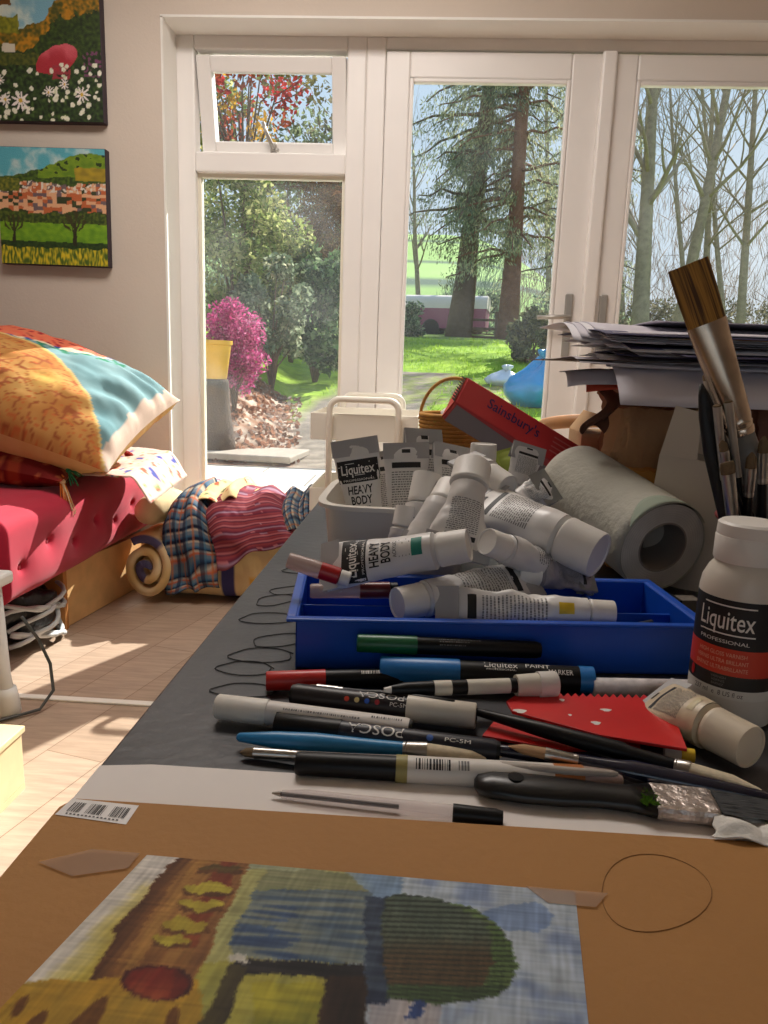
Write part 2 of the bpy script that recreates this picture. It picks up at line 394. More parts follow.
# ================================================================== BED, CUSHIONS, BLANKETS
velvet = mat('red_velvet', (170, 28, 54), .8, var=.10, scale=9, spec=.2)
velvet.node_tree.nodes['Principled BSDF'].inputs['Sheen Weight'].default_value = .15
pine = mat('pine_board', (226, 182, 124), .55, var=.12, scale=14)
bx0, bx1, by0, by1, bz0, bz1 = -2.80, -1.03, 1.71, 2.74, .195, .455
bed = thing('daybed', 'red velvet daybed with buttoned side standing under the wall paintings', 'bed', Matrix.Translation((-1.9, 2.2, 0)))
inv = Matrix.Translation((1.9, -2.2, 0))
tuft = []
for k in range(7):
    yy = 1.80+k*.145
    tuft.append((yy, .30 + (.035 if k % 2 else -.0)))
def mat_pt(u, v):
    # closed cross-section ring (v) swept along y (u)
    y = by0+(by1-by0)*u
    a = v*2*math.pi; ex = .22
    cx, cz = (bx0+bx1)/2, (bz0+bz1)/2; hx, hz = (bx1-bx0)/2, (bz1-bz0)/2
    c, s = math.cos(a), math.sin(a)
    x = cx+hx*math.copysign(abs(c)**.12, c); z = cz+hz*math.copysign(abs(s)**.35, s)
    e = min(u, 1-u); k = sstep(0, .03, e)
    x = cx+(x-cx)*(.96+.04*k); z = cz+(z-cz)*(.75+.25*k)
    if c > 0 and abs(s) < .9:
        for ty, tz in tuft:
            d = math.hypot(y-ty, (z-tz)*1.1); x -= .012*math.exp(-(d/.014)**2)+.007*math.exp(-(d/.04)**2)
        x += .006*nz(y*7, z*12, 1)
    elif s > 0: z += .008*nz(x*6, y*6, 2)
    return inv @ Vector((x, y, z))
b = MB(); NV = 130
ring = [0.0]
# finer sampling on the visible side face (angles close to 0)
vv = [(-.5+i/NV)  for i in range(NV)]
vv = [math.copysign(abs(t*2)**2.2/2, t) % 1 for t in vv]; vv.sort()
NU = 260
vs = [mat_pt(j/NU, v) for j in range(NU+1) for v in vv]
n_ = len(vv)
fs = [(j*n_+i, (j+1)*n_+i, (j+1)*n_+(i+1) % n_, j*n_+(i+1) % n_) for j in range(NU) for i in range(n_)]
fs += [tuple(range(n_)), tuple(NU*n_+i for i in range(n_-1, -1, -1))]
b.add(vs, fs).build('mattress', velvet, bed, smooth=True)
for ty, tz in tuft:
    b = MB(); b.lathe([(.001, -.006), (.008, -.004), (.010, 0), (.008, .004), (.001, .006)], 14, 'X'); b.build('tuft_button', velvet, bed, smooth=True, M=inv @ Matrix.Translation((bx1-.019, ty, tz)))
plank = MB().box((0, 0, 0), (.022, .60, .198)).build('base_board', pine, bed, bevel=.002, M=inv @ Matrix.Translation((-1.085, 2.43, .100)) @ Matrix.Rotation(R(-7), 4, 'Z'))
MB().box((0, 0, 0), (.07, .022, .198)).build('base_post', mat('pine_end', (196, 132, 70), .6, var=.1, scale=20), bed, bevel=.002, M=inv @ Matrix.Translation((-1.088-.045+.0, 2.142, .100)))
MB().box((0, 0, 0), (.022, .96, .198)).build('base_board', pine, bed, bevel=.002, M=inv @ Matrix.Translation((-2.72, 2.23, .100)))

fabric = mat('printed_fabric', None, .85, bump=.12, bscale=500, spec=.15)
def cushion(parent, name, hw, hh, th, M, cfn, seed, n=64, pinch=.10, wr=.012):
    def P(u, v, s):
        a, c = u*2-1, v*2-1
        k = 1-pinch*(1-abs(a)**2)*abs(c)**4; k2 = 1-pinch*(1-abs(c)**2)*abs(a)**4
        e = max(0, (1-abs(a)**2.6)*(1-abs(c)**2.6))**.55
        z = s*(th*e)
        w = wr*fbm(a*2.5, c*2.5, seed+s)*(1-e*.4) + .015*math.sin(15*(c-a*.5)+4*nz(a*2, c*2, seed))*sstep(.30, .95, a)*sstep(.0, .9, e)*(1 if s > 0 else .6)
        return Vector((a*hw*k2, c*hh*k, z+w*(1 if e > .02 else 0)))
    b = MB()
    b.grid(lambda u, v: P(u, v, 1), n, n, lambda u, v: cfn(u, v, 1)); b.grid(lambda u, v: P(1-u, v, -1), n, n, lambda u, v: cfn(1-u, v, -1))
    o = b.build(name, fabric, parent, smooth=True, M=M); return o
def silk(u, v, s):
    n = fbm(u*6, v*6, 2); n2 = nz(u*26, v*26, 3)
    if s < 0: return mixc((196, 150, 88), (206, 178, 120), .5+n)
    line = .60+.04*math.sin(u*9)-.64*max(0, (u-.50)/.50)**1.25
    if v < line:
        c = mixc((200, 156, 92), (178, 118, 62), .5+n*1.4)
        q = abs(nz(u*17+3, v*17, 5)); q2 = abs(nz(u*30, v*30+7, 6))
        if q < .05: c = (156, 88, 52)
        elif q2 < .04: c = (190, 104, 58)
        for x, y in ((.35, .2), (.62, .28), (.15, .33)):
            d = math.hypot(u-x, v-y)
            if d < .10: c = mixc((214, 174, 92), c, d/.10)
        if v > line-.02: c = (206, 176, 110)
        return c
    c = mixc((98, 136, 142), (128, 158, 162), .5+n)
    d = math.hypot((u-.36)*.8, (v-.80)*1.35)+.035*nz(u*14, v*14, 8)
    if d < .24: c = mixc((214, 96, 74), (206, 122, 88), .5+n2) if abs(n2) < .42 else (150, 40, 50)
    elif d < .275: c = (214, 200, 170) if n2 > -.1 else (60, 84, 150)
    elif d < .33 and n2 > -.05: c = (54, 124, 96)
    if u > .955-.02*n: c = (206, 184, 168)
    return c
def darkrug(u, v, s):
    q = nz(math.floor(u*14)*2.3, math.floor(v*8)*3.7, 1); n2 = nz(u*30, v*30, 2)
    c = (112, 30, 28) if q > 0 else (150, 60, 36) if q > -.25 else (38, 26, 24)
    if n2 > .3: c = (176, 96, 60)
    return c
# lower cushion
lowM = Matrix.Translation((-1.36, 2.30, .535)) @ Matrix.Rotation(R(7), 4, 'Y') @ Matrix.Rotation(R(3), 4, 'X')
low = thing('floor_cushion', 'flat dark red floral cushion with tassels lying under the big silk cushion', 'cushion', lowM)
cushion(low, 'cover', .31, .24, .085, None, darkrug, 4, 48)
tm = [mat('tassel_orange', (226, 120, 40), .9), mat('tassel_green', (40, 120, 76), .9), mat('tassel_cream', (222, 196, 150), .9), mat('tassel_red', (170, 42, 40), .9)]
def tassel(parent, p, d, m, n=18):
    b = MB(); p = Vector(p); d = Vector(d)
    for i in range(n):
        j = Vector((rnd.uniform(-1, 1), rnd.uniform(-1, 1), rnd.uniform(-1, 1)))*.016
        b.path([p, p+d*.4+j*.5, p+d+j+Vector((0, 0, -.008))], [.003, .0022, .0012], 5)
    b.lathe([(.002, -.006), (.008, -.003), (.009, .004), (.003, .01)], 10)
    b.v[-40:] = [tuple(Vector(v)+p) for v in b.v[-40:]]
    return b.build('tassel', m, parent, smooth=True)
for i, (p, d) in enumerate([((.29, -.20, .0), (.035, -.03, -.055)), ((.305, -.185, .02), (.04, -.03, -.01)), ((.30, -.21, -.01), (.04, -.02, -.075)), ((.31, .19, .02), (.05, .02, -.03))]):
    tassel(low, p, d, tm[(0, 1, 2, 3)[i]])
# cream and pink printed cloth
def pinkcloth(u, v):
    n = fbm(u*4, v*4, 3); q = nz(u*9, v*9, 5)
    c = mixc((222, 180, 170), (226, 206, 190), .5+n)
    if q > .46: c = (80, 92, 164)
    elif q < -.42: c = (200, 96, 74)
    elif nz(u*20, v*20, 2) > .45: c = (140, 160, 110)
    return c
def pinkpt(u, v):
    x = -1.10+.24*u; y = 2.24+.36*v
    z = .478 - .10*sstep(.72, 1.1, u)*1 + .008*fbm(u*4, v*5, 2)+.05*v*(1-u*.3)
    return (x, y, z)
o = MB().grid(pinkpt, 40, 40, pinkcloth).build('printed_cloth', fabric, smooth=True, solid=.004)
tag(o, 'pale pink printed cloth poking out under the cushions at the bed end', 'cloth')
b = MB()
# big silk cushion leaning on the wall
c0 = Vector((-1.252, 2.32, .714))
bigM = Matrix.Translation(c0) @ Matrix.Rotation(R(2.3), 4, 'Z') @ Matrix.Rotation(R(16.5), 4, 'Y') @ Matrix.Rotation(R(19.2), 4, 'X')
big = cushion(None, 'silk_cushion', .37, .29, .155, bigM, silk, 1, 110, .06, .022)
tag(big, 'large plump silk cushion in orange and teal patchwork on the daybed', 'cushion')
b = MB()

# blanket heap by the side light
hx0, hx1, hy0, hy1 = -1.0, -.28, 2.455, 2.80
def quilt_h(x, y):
    a = (x-(hx0+hx1)/2)/((hx1-hx0)/2); c = (y-(hy0+.03+hy1)/2)/((hy1-hy0)/2)
    e = max(0, 1-abs(a)**4)**.4*max(0, 1-abs(c)**4)**.45
    return .30*e + .05*math.exp(-((x+.90)/.16)**2)*e + .02*nz(x*7, y*7, 2)*e
def quiltcol(p):
    x, z = p.x, p.z
    c = mixc((228, 206, 164), (216, 184, 130), .5+nz(x*6, p.y*6+z*6, 1))
    if abs(nz(x*5, z*8, 7)) < .05: c = (232, 206, 150)
    if -.70 < x < -.655 or abs(x+.42) < .022: c = (70, 66, 110)
    if -.60 < x < -.53 and z < .1: c = (216, 160, 60)
    return c
quilt = thing('folded_quilt', 'rolled yellow quilt with dark blue stripes at the bottom of the blanket heap', 'quilt', Matrix.Translation((-.67, 2.6, 0)))
qi = Matrix.Translation((.67, -2.6, 0))
b = MB()
def qpt(u, v):
    a = 2*math.pi*u; c, s = math.cos(a), math.sin(a)
    xx = (hx0+hx1)/2+(hx1-hx0)/2*(v*2-1)
    e = max(.02, 1-abs(v*2-1)**6)**.5
    cy = (hy0+hy1)/2; hy = (hy1-hy0)/2*(.5+.5*e); hz = .132*e
    y = cy+hy*math.copysign(abs(c)**.6, c); z = .136+hz*math.copysign(abs(s)**.62, s)
    k = nz(xx*9, a*2.2, 3)*.012+.010*math.sin(xx*38+3*nz(xx*4, a, 1))*max(0, -c)
    return Vector((xx, y-k, max(.003, z+k*.6)))
vs = []; cs = []; nu, nv = 80, 90
for j in range(nv+1):
    for i in range(nu):
        p = qpt(i/nu, j/nv); vs.append(qi @ p); cs.append(quiltcol(p))
fs = [(j*nu+i, j*nu+(i+1) % nu, (j+1)*nu+(i+1) % nu, (j+1)*nu+i) for j in range(nv) for i in range(nu)]
fs += [tuple(range(nu-1, -1, -1)), tuple(nv*nu+i for i in range(nu))]
b.add(vs, fs, cs).build('quilt_body', fabric, quilt, smooth=True)
# rolled end of the quilt: spiral slab facing the room
b = MB()
def rollpt(u, v):
    a = u*2*math.pi*2.3+.2; r = .006+.084*u
    return qi @ Vector((-.955+r*.95*math.cos(a), 2.425+.20*v+.006*math.sin(a*2), .125+r*1.22*math.sin(a)))
b.grid(rollpt, 90, 8, lambda u, v: mixc((228, 204, 160), (214, 180, 120), .5+.5*math.sin(u*40)) if v > .02 or .3 < u < .92 else (90, 84, 116))
b.build('rolled_edge', fabric, quilt, smooth=True, solid=.027)
# cream bolster at the back left
b = MB(); b.lathe([(.01, -.15), (.05, -.14), (.062, -.10), (.065, 0), (.062, .10), (.05, .14), (.01, .15)], 24, 'X')
o = b.build('bolster_pillow', mat('cream_cotton', (220, 196, 150), .9, var=.08, scale=12, bump=.2, bscale=30), smooth=True, M=Matrix.Translation((-.955, 2.60, .315)) @ Matrix.Rotation(R(82), 4, 'Z') @ Matrix.Scale(.85, 4))
tag(o, 'cream rolled pillow at the bed end of the blanket heap', 'pillow')
def plaid(u, v, ku=9, kv=15):
    c = (104, 118, 130); a, d = (u*ku) % 1, (v*kv) % 1
    if d < .22: c = (28, 36, 56)
    elif d < .42: c = (176, 168, 152)
    elif d < .5: c = (186, 96, 66)
    elif d > .85: c = (58, 96, 128)
    if a < .2: c = mixc(c, (34, 40, 62), .6)
    elif a < .36: c = mixc(c, (60, 110, 140), .5)
    elif .62 < a < .7: c = mixc(c, (190, 104, 60), .6)
    return c
def stripes(u, v):
    d = (v*17+.05*nz(u*9, v*9)) % 1
    return (126, 52, 66) if d < .3 else (180, 108, 112) if d < .46 else (98, 42, 62) if d < .72 else (150, 120, 140) if d < .8 else (146, 66, 70)
def creamfloral(u, v):
    q = nz(u*11, v*11, 4)
    return (172, 84, 56) if q > .42 else (120, 128, 90) if q < -.45 else mixc((226, 206, 162), (214, 186, 130), .5+nz(u*4, v*4))
def drape(name, label, corners, off, cfn, wr, fr, seed, bulge=0., n=64, group=None):
    # corners are (x, angle in degrees) on the quilt's own cross-section: 90 = top, 180 = front
    A, B, C, D = [Vector((c[0], c[1], 0)) for c in corners]
    def f(u, v):
        q = A*(1-u)*(1-v)+B*u*(1-v)+C*u*v+D*(1-u)*v
        x = q.x+.012*nz(u*3, v*3, seed); a = R(q.y+4*nz(u*3, v*3, seed+4))
        vv = (x-hx0)/(hx1-hx0); p = qpt(a/(2*math.pi), max(.02, min(.98, vv))); p.x = x
        d = Vector((0, p.y-(hy0+hy1)/2, (p.z-.13)*1.25)).normalized()
        e = 4*u*(1-u)
        w = wr*(math.sin(u*fr*6.283+2.6*nz(u*2, v*3, seed))+.7*fbm(u*6, v*6, seed)+.5*math.sin(v*fr*4+3*nz(u*3, v*2, seed+2)))
        k = off+wr*1.3+w+bulge*max(0, math.sin(a))*(.35+.65*e)*(1-v*.6)
        p = p+d*k; p.z = max(.008, p.z); p.y = min(p.y, DF-.03); return p
    o = MB().grid(f, n, n, cfn).build(name, fabric, smooth=True, solid=.004)
    return tag(o, label, 'blanket', group)
drape('plaid_blanket', 'blue and grey plaid blanket hanging down the front of the yellow quilt', [(-.90, 62), (-.76, 72), (-.70, 196), (-.90, 214)], .010, lambda u, v: plaid(u, v, 4, 11), .010, 1.9, 3, .13)
drape('woven_throw', 'dark red striped woven throw spread over the top of the blanket heap', [(-.80, 68), (-.52, 62), (-.40, 152), (-.70, 180)], .026, stripes, .010, 1.7, 5, .10)
drape('crochet_blanket', 'multicoloured checked blanket bunched at the table side of the heap', [(-.56, 50), (-.34, 50), (-.33, 122), (-.46, 140)], .040, lambda u, v: plaid(v, u, 8, 9), .014, 2.4, 8, .08)
drape('floral_cloth', 'cream floral cloth crumpled on top of the blanket heap', [(-.82, 52), (-.58, 48), (-.57, 96), (-.82, 112)], .055, creamfloral, .013, 2.2, 11, .10)
drape('pink_scarf', 'pink striped scarf bundled beside the cream rolled pillow', [(-.88, 40), (-.78, 40), (-.76, 88), (-.86, 92)], .075, lambda u, v: mixc((206, 112, 124), (222, 170, 170), .5+.5*math.sin(v*40)), .010, 1.6, 13, .09)

# bundle of black and white fabric / cables under the bed
bagm = mat('black_bin_liner', (22, 23, 26), .3, bump=.5, bscale=30); stm = mat('grey_white_cable', (196, 200, 200), .5)
bag = thing('storage_bag', 'black bag with pale straps stuffed under the daybed', 'bag', Matrix.Translation((-1.19, 2.03, 0)))
def bagpt(u, v):
    a = 2*math.pi*u; t = math.pi*v
    p = Vector((.10*math.sin(t)*math.cos(a), .13*math.sin(t)*math.sin(a), .09-.088*math.cos(t)))
    return p*(1+.22*nz(p.x*18, p.y*18, p.z*18))+Vector((0, 0, .006))
MB().grid(bagpt, 40, 24, wrap=True).build('bag_body', bagm, bag, smooth=True)
for k in range(6):
    b = MB(); pts = []
    for i in range(14):
        t = i/13; a = -1.2+2.4*t
        pts.append((.112*math.cos(a)+.012*math.sin(i+k), .14*math.sin(a), .03+.022*k+.02*math.sin(t*6+k*1.7)))
    b.path(pts, .007, 8); b.build('strap', stm, bag, smooth=True)

# white chair at the frame edge, seen by its front leg, with a cable
chw = mat('white_chair_paint', (232, 230, 226), .4, var=.03, scale=10)
ch = thing('white_chair', 'white wooden chair partly in view at the edge of the bed', 'chair', Matrix.Translation((-1.15, 1.42, 0)))
for dx, dy in ((.165, .16), (.165, -.16), (-.165, .16), (-.165, -.16)):
    b = MB(); sx = math.copysign(1, dx)
    b.path([(dx+.02*sx, dy, .004), (dx+.012*sx, dy, .10), (dx, dy, .325)], [.021, .017, .02], 14); b.lathe([(.024, .0), (.028, .012), (.024, .05), (.02, .07)], 14)
    b.v[-56:] = [(v[0]+dx+.02*sx, v[1]+dy, v[2]) for v in b.v[-56:]]
    b.build('leg', chw, ch, smooth=True)
MB().box((0, 0, .335), (.40, .39, .03)).build('seat', chw, ch, bevel=.008)
for y in (-.15, -.05, .05, .15): MB().box((-.175, y, .66), (.02, .035, .42)).build('back_slat', chw, ch, bevel=.005)
MB().box((-.178, 0, .87), (.03, .39, .06)).build('top_rail', chw, ch, bevel=.01)
b = MB(); b.path([(-.93, 1.60, .24), (-.915, 1.64, .17), (-.90, 1.66, .10), (-.885, 1.64, .04), (-.90, 1.60, .008), (-.98, 1.52, .006), (-1.1, 1.40, .006), (-1.3, 1.3, .006)], .004, 8)
o = b.build('power_cable', mat('grey_cable', (70, 72, 70), .5), smooth=True); tag(o, 'thin grey cable trailing past the white chair leg', 'cable')
pb = thing('wooden_crate', 'small pale wooden crate on the floor in front of the white chair', 'crate', Matrix.Translation((-.885, 1.19, 0)))
cw = mat('pale_wood', (226, 204, 160), .6, var=.08, scale=16)
MB().box((0, 0, .006), (.24, .20, .012)).build('bottom', cw, pb)
for x in (-.113, .113): MB().box((x, 0, .066), (.014, .20, .108)).build('side_board', cw, pb, bevel=.002)
for y in (-.093, .093): MB().box((0, y, .066), (.212, .014, .108)).build('end_board', cw, pb, bevel=.002)
MB().box((0, 0, .1265), (.25, .21, .013)).build('lid', cw, pb, bevel=.002)
# ================================================================== WORK TABLE
T = .61
def tabletop():
    m = mat('charcoal_table_paint', (56, 56, 60), .42, var=.35, scale=7, bump=.06, bscale=90)
    return m
tx0, tx1, ty0, ty1 = -.186, .64, -.10, 1.48
tab = thing('work_table', 'long charcoal painted work table under the art materials', 'table', Matrix.Translation(((tx0+tx1)/2, (ty0+ty1)/2, 0)))
ti = Matrix.Translation((-(tx0+tx1)/2, -(ty0+ty1)/2, 0))
MB().box((0, 0, T-.016), (tx1-tx0, ty1-ty0, .032)).build('tabletop', tabletop(), tab, bevel=.002)
legm = mat('dark_leg', (52, 47, 45), .6)
for x in (tx0+.06, tx1-.06):
    for y in (ty0+.06, ty1-.06): MB().box((x-(tx0+tx1)/2, y-(ty0+ty1)/2, (T-.032)/2), (.05, .05, T-.032)).build('leg', legm, tab, bevel=.003)
for x in (tx0+.06, tx1-.06): MB().box((x-(tx0+tx1)/2, 0, T-.072), (.02, ty1-ty0-.17, .08)).build('apron', legm, tab)
b = MB()
for px, py, rx, ry, a in ((262, 655, .026, .016, .3), (281, 640, .024, .018, 1.), (246, 668, .022, .014, .1), (268, 618, .026, .016, .5), (292, 590, .022, .018, 1.2), (300, 570, .02, .014, .4), (275, 600, .018, .02, .9), (245, 690, .024, .012, .2)):
    c = PZ(px, py, T+.0006); pts = [(c.x+rx*math.cos(t*.3+a)*(1-.12*math.sin(t)), c.y+ry*math.sin(t*.3+a*1.5), c.z) for t in range(22)]
    b = MB(); b.path(pts, .00045, 4); b.build('drawn_loop', mat('loop_ink', (26, 26, 28), .7), tab, M=ti)

# ---- sheets under the hand
paper = mat('white_paper', (232, 226, 222), .8, var=.03, scale=9)
def flat(name, poly, z, th, m, label, cat, bev=0, dome=0):
    c = sum((Vector((p[0], p[1], 0)) for p in poly), Vector((0, 0, 0)))/len(poly)
    o = MB().prism([(p[0]-c.x, p[1]-c.y) for p in poly], 0, th).build(name, m, bevel=bev, M=Matrix.Translation((c.x, c.y, z)))
    return tag(o, label, cat) if label else o
p_ = [PZ(x, y, T) for x, y in ((100, 768), (152, 767), (300, 776), (470, 783), (660, 790), (760, 795))]
sheet = [(-.1835, .10)] + [(p.x, p.y) for p in p_] + [(.36, .42), (.36, .10)]
flat('paper_sheet', sheet, T+.0005, .0012, paper, 'large white paper sheet lying under the brown drawing board', 'paper')
cardm = mat('brown_card', (168, 120, 64), .75, var=.07, scale=5, bump=.1, bscale=200)
E1 = [PZ(x, y, T+.006) for x, y in ((52, 800), (76, 797), (400, 818), (768, 841))]
dx = (E1[-1]-E1[1]).normalized()
bpoly = [(-.185, .06), (-.185, E1[0].y-.004), (E1[1].x, E1[1].y)]+[(E1[1]+dx*k).to_tuple()[:2] for k in (.15, .3, .50)]+[(.32, .06)]
bpoly = bpoly[::-1]
BZ = T+.0055
board = thing('drawing_board', 'brown card drawing board under the wet painting at the table front', 'board', Matrix.Translation((0, .2, T+.0017)))
MB().prism([(x, y-.2) for x, y in bpoly], 0, .0038).build('card', cardm, board, bevel=.0008)
# barcode sticker
def onboard(px, py, z=BZ): return PZ(px, py, z)
q = [onboard(*p) for p in ((55, 815), (72, 799), (139, 806), (126, 825))]
b = MB(); b.add([p-Vector((0, .2, T+.0017)) for p in q], [(0, 3, 2, 1)]); b.build('sticker', mat('sticker_white', (228, 224, 222), .5), board, M=Matrix.Translation((0, 0, .0003)))
def quadmap(q, lift): return lambda u, v: (q[0]*(1-u)*(1-v)+q[3]*u*(1-v)+q[2]*u*v+q[1]*(1-u)*v)+Vector((0, -.2, lift-T-.0017))
f = quadmap(q, .0006); b = MB(); u = .10
while u < .92:
    w = rnd.choice((.006, .010, .016))
    if not (.27 < u < .33 or .60 < u < .68): b.add([f(u, .25), f(u+w, .25), f(u+w, .80), f(u, .80)], [(0, 1, 2, 3)])
    u += w+rnd.choice((.008, .012, .018))
for u in range(14): b.add([f(.12+u*.055, .10), f(.15+u*.055, .10), f(.15+u*.055, .16), f(.12+u*.055, .16)], [(0, 1, 2, 3)])
b.build('barcode', INK, board)
# pencil ring
b = MB(); pts = [onboard(652+55*math.cos(t*.2)+5*math.cos(t*.4), 893+39*math.sin(t*.2), BZ+.0002)-Vector((0, .2, T+.0017)) for t in range(33)]
b.path(pts, .00022, 4); b.build('pencil_ring', mat('pencil_brown', (146, 104, 58), .8), board)
# painting in progress
def artpt(u, v, z=BZ+.0018):
    A, B, C, D = onboard(0, 1010), onboard(147, 856), onboard(575, 893), None
    ex = (C-B); ey = (A-B).normalized().lerp(Vector((-.10, -.995, 0)), .85*u)
    p = B+ex*u+ey*(.30*v); p.z = z; return p
def topx(p):
    d = p-EYE; z = d.dot(fwd); return 384+F_*d.dot(right)/z, 512+F_*d.dot(down)/z
def inpoly(x, y, P):
    r = False; k = len(P)-1
    for i in range(len(P)):
        if (P[i][1] > y) != (P[k][1] > y) and x < (P[k][0]-P[i][0])*(y-P[i][1])/(P[k][1]-P[i][1])+P[i][0]: r = not r
        k = i
    return r
def lx(y, P):
    for (x0, y0), (x1, y1) in zip(P, P[1:]):
        if y <= y1: return x0+(x1-x0)*(y-y0)/(y1-y0)
    return P[-1][0]+(P[-1][0]-P[-2][0])*(y-P[-1][1])/(P[-1][1]-P[-2][1])
CL = [(176, 858), (150, 885), (118, 925), (90, 975), (60, 1015)]; CR = [(252, 858), (238, 890), (216, 930), (192, 985), (176, 1015)]
CAN = [(268, 868), (310, 868), (348, 872), (372, 890), (372, 920), (366, 962), (238, 955), (226, 943), (246, 905)]
GRN = [(384, 896), (392, 892), (440, 897), (478, 908), (500, 924), (514, 945), (519, 962), (512, 982), (498, 996), (440, 1002), (384, 996)]
SLAT = [(221, 866, 22, 3.0, 1), (209, 886, 24, 4.5, 0), (200, 902, 22, 5.5, 0), (186, 922, 23, 6.5, 0), (172, 937, 20, 5.0, 0)]
def art(u, v):
    px, py = topx(artpt(u, v))
    n = fbm(u*11, v*11, 1); st = nz(u*7, v*110, 3); s2 = nz(u*90, v*12, 6)
    x, y = px+6*nz(u*16, v*16, 2)+4*nz(u*10, v*190, 4), py+3*nz(u*16, v*16, 5)+2.4*nz(u*110, v*22, 9)
    c = mixc((190, 202, 214), (146, 164, 196), sstep(-.15, .45, n+.25*st))
    if ((x-522)/34)**2+((y-915)/16)**2 < 1+n: c = mixc((124, 150, 194), c, .3)
    if 370 < x < 440 and y > 985: c = mixc((200, 190, 186), (170, 178, 196), .5+n)
    if x < 400 and y < 900: c = mixc((176, 182, 150), (140, 166, 196), sstep(330, 380, x)+.3*n)
    if x < 345 and y > 868: c = mixc((206, 200, 132), (178, 178, 124), .5+n*1.5) if y < 960 else mixc((196, 188, 92), (150, 154, 92), .5+n*1.6)
    cl, cr = lx(y, CL), lx(y, CR); e = lx(y, [(147, 856), (74, 933), (0, 1010)])
    if x < cl:
        w = x-e; c = mixc((232, 226, 216), (224, 212, 150), sstep(8, 24, w+8*n)); c = mixc(c, (206, 186, 84), sstep(22, 50, w+12*n))
        if y < 884 and x > cl-40 and w > 0: c = mixc((232, 226, 218), c, sstep(872, 890, y+5*n))
    elif x < cr:
        t = (x-cl)/(cr-cl); c = mixc((150, 104, 60), (186, 138, 78), .5+s2*.7+n)
        if t < .22: c = mixc((96, 62, 40), (142, 98, 58), t/.22+s2*.4)
        if .30 < t < .42: c = mixc(c, (206, 158, 84), .5)
        if t > .84: c = mixc((140, 98, 62), (166, 118, 70), .5+s2)
        if .62 < t < .86 and y < 945: c = mixc((132, 62, 42), (164, 96, 56), .5+n+s2*.4)
        for sx, sy, rx, ry, k in SLAT:
            d = ((x-sx)/rx)**2+((y-sy-1.5*math.sin(x*.2))/ry)**2
            if d < 1: c = mixc((206, 192, 78), (186, 164, 64), .5+n*1.4) if not k else (112, 90, 50)
            elif abs(x-sx) < rx and 0 < y-sy < ry+2.6: c = mixc((92, 62, 36), (140, 96, 56), .5+n)
    if y > 978+6*n and x < 200: c = mixc((206, 162, 58), (176, 146, 62), .5+n*1.6); c = (124, 84, 42) if nz(u*22, v*14, 7) > .28 else c
    d = ((x-158)/37)**2+((y-981)/18)**2
    if d < 1: c = mixc((138, 48, 34), (186, 104, 62), .5+n*1.5); c = mixc(c, (76, 42, 40), sstep(.6, 1, d)*.8+(.3 if x > 172 else 0))
    if inpoly(x, y, CAN):
        c = mixc((92, 112, 132), (146, 154, 144), .5+st*1.3+n*.7)
        if y > 905 and x < 300 and st+n < .1: c = mixc((70, 92, 128), (112, 132, 154), .5+st)
        if y < 888: c = mixc((140, 146, 110), (168, 168, 132), .5+st)
    if 236 < x < 376 and 956+.05*(x-236) < y < 972+.06*(x-236)+5*n: c = mixc((36, 35, 40), (66, 62, 62), .5+st)
    if abs(x-240) < 9 and abs(y-957) < 4: c = (222, 218, 206)
    if 210+.6*(1000-y) < x < 232+.45*(1000-y) and y > 964: c = mixc((62, 56, 48), (112, 102, 62), .5+n)
    if 252 < x < 330 and y > 984+8*n: c = mixc((198, 188, 70), (140, 142, 62), .5+n*1.6+st*.4)
    if 322 < x < 366 and y > 974: c = mixc((52, 42, 38), (84, 64, 50), .5+n+s2*.5)
    if 366+4*n < x < 388 and 894 < y < 1002: c = mixc((50, 62, 86), (92, 106, 122), .5+st+n)
    if inpoly(x, y, GRN):
        g = sstep(928, 958, y+14*n)
        c = mixc(mixc((88, 104, 90), (118, 130, 110), .5+n), mixc((118, 92, 68), (100, 88, 64), .5+n), g)
        if x > lx(y, [(440, 896), (486, 920), (498, 960), (470, 1000)])+8*n: c = mixc((98, 128, 76), (124, 144, 96), .5+n)
        if y > 984+5*n: c = mixc((92, 118, 76), (78, 96, 70), .5+n)
        if math.sin((py-.03*px)*1.22+1.2*nz(u*9, v*9)) > .30: c = mixc(c, (52, 58, 54), .8)
    if abs(x-416+.5*(y-1005)) < 5 and 998 < y < 1016: c = (62, 84, 136)
    return c
def art2(u, v):
    a = [art(u+dx*.0013, v+dy*.0011) for dx, dy in ((-1.6, .6), (1.6, -.6), (.3, 1.6))]
    return tuple((a[0][k]+a[1][k]+a[2][k])/3*.97*(1+.10*nz(u*9, v*210, 1)+.10*nz(u*120, v*20, 2)+.08*nz(u*30, v*30, 3))-18 for k in range(3))
root = thing('unfinished_painting', 'unfinished acrylic painting of striped canopies taped to the brown board', 'painting', Matrix.Translation(artpt(.5, .5)))
ri = Matrix.Translation(-artpt(.5, .5))
MB().grid(lambda u, v: ri @ artpt(u, v**2.6, BZ+.0006), 440, 300, lambda u, v: art2(u, v**2.6)).build('painted_paper', mat('acrylic_paint', None, .6, bump=.02, bscale=400, spec=.2), root)
tapem = clearmat('masking_tape', (188, 158, 136), .5, (250, 246, 240))
for pts in (((38, 862), (92, 849), (140, 853), (128, 868), (72, 876)), ((525, 886), (608, 893), (596, 907), (548, 903))):
    b = MB(); b.add([ri @ onboard(x, y, BZ+.0010) for x, y in pts], [tuple(range(len(pts)-1, -1, -1))]); b.build('tape_strip', tapem, root)

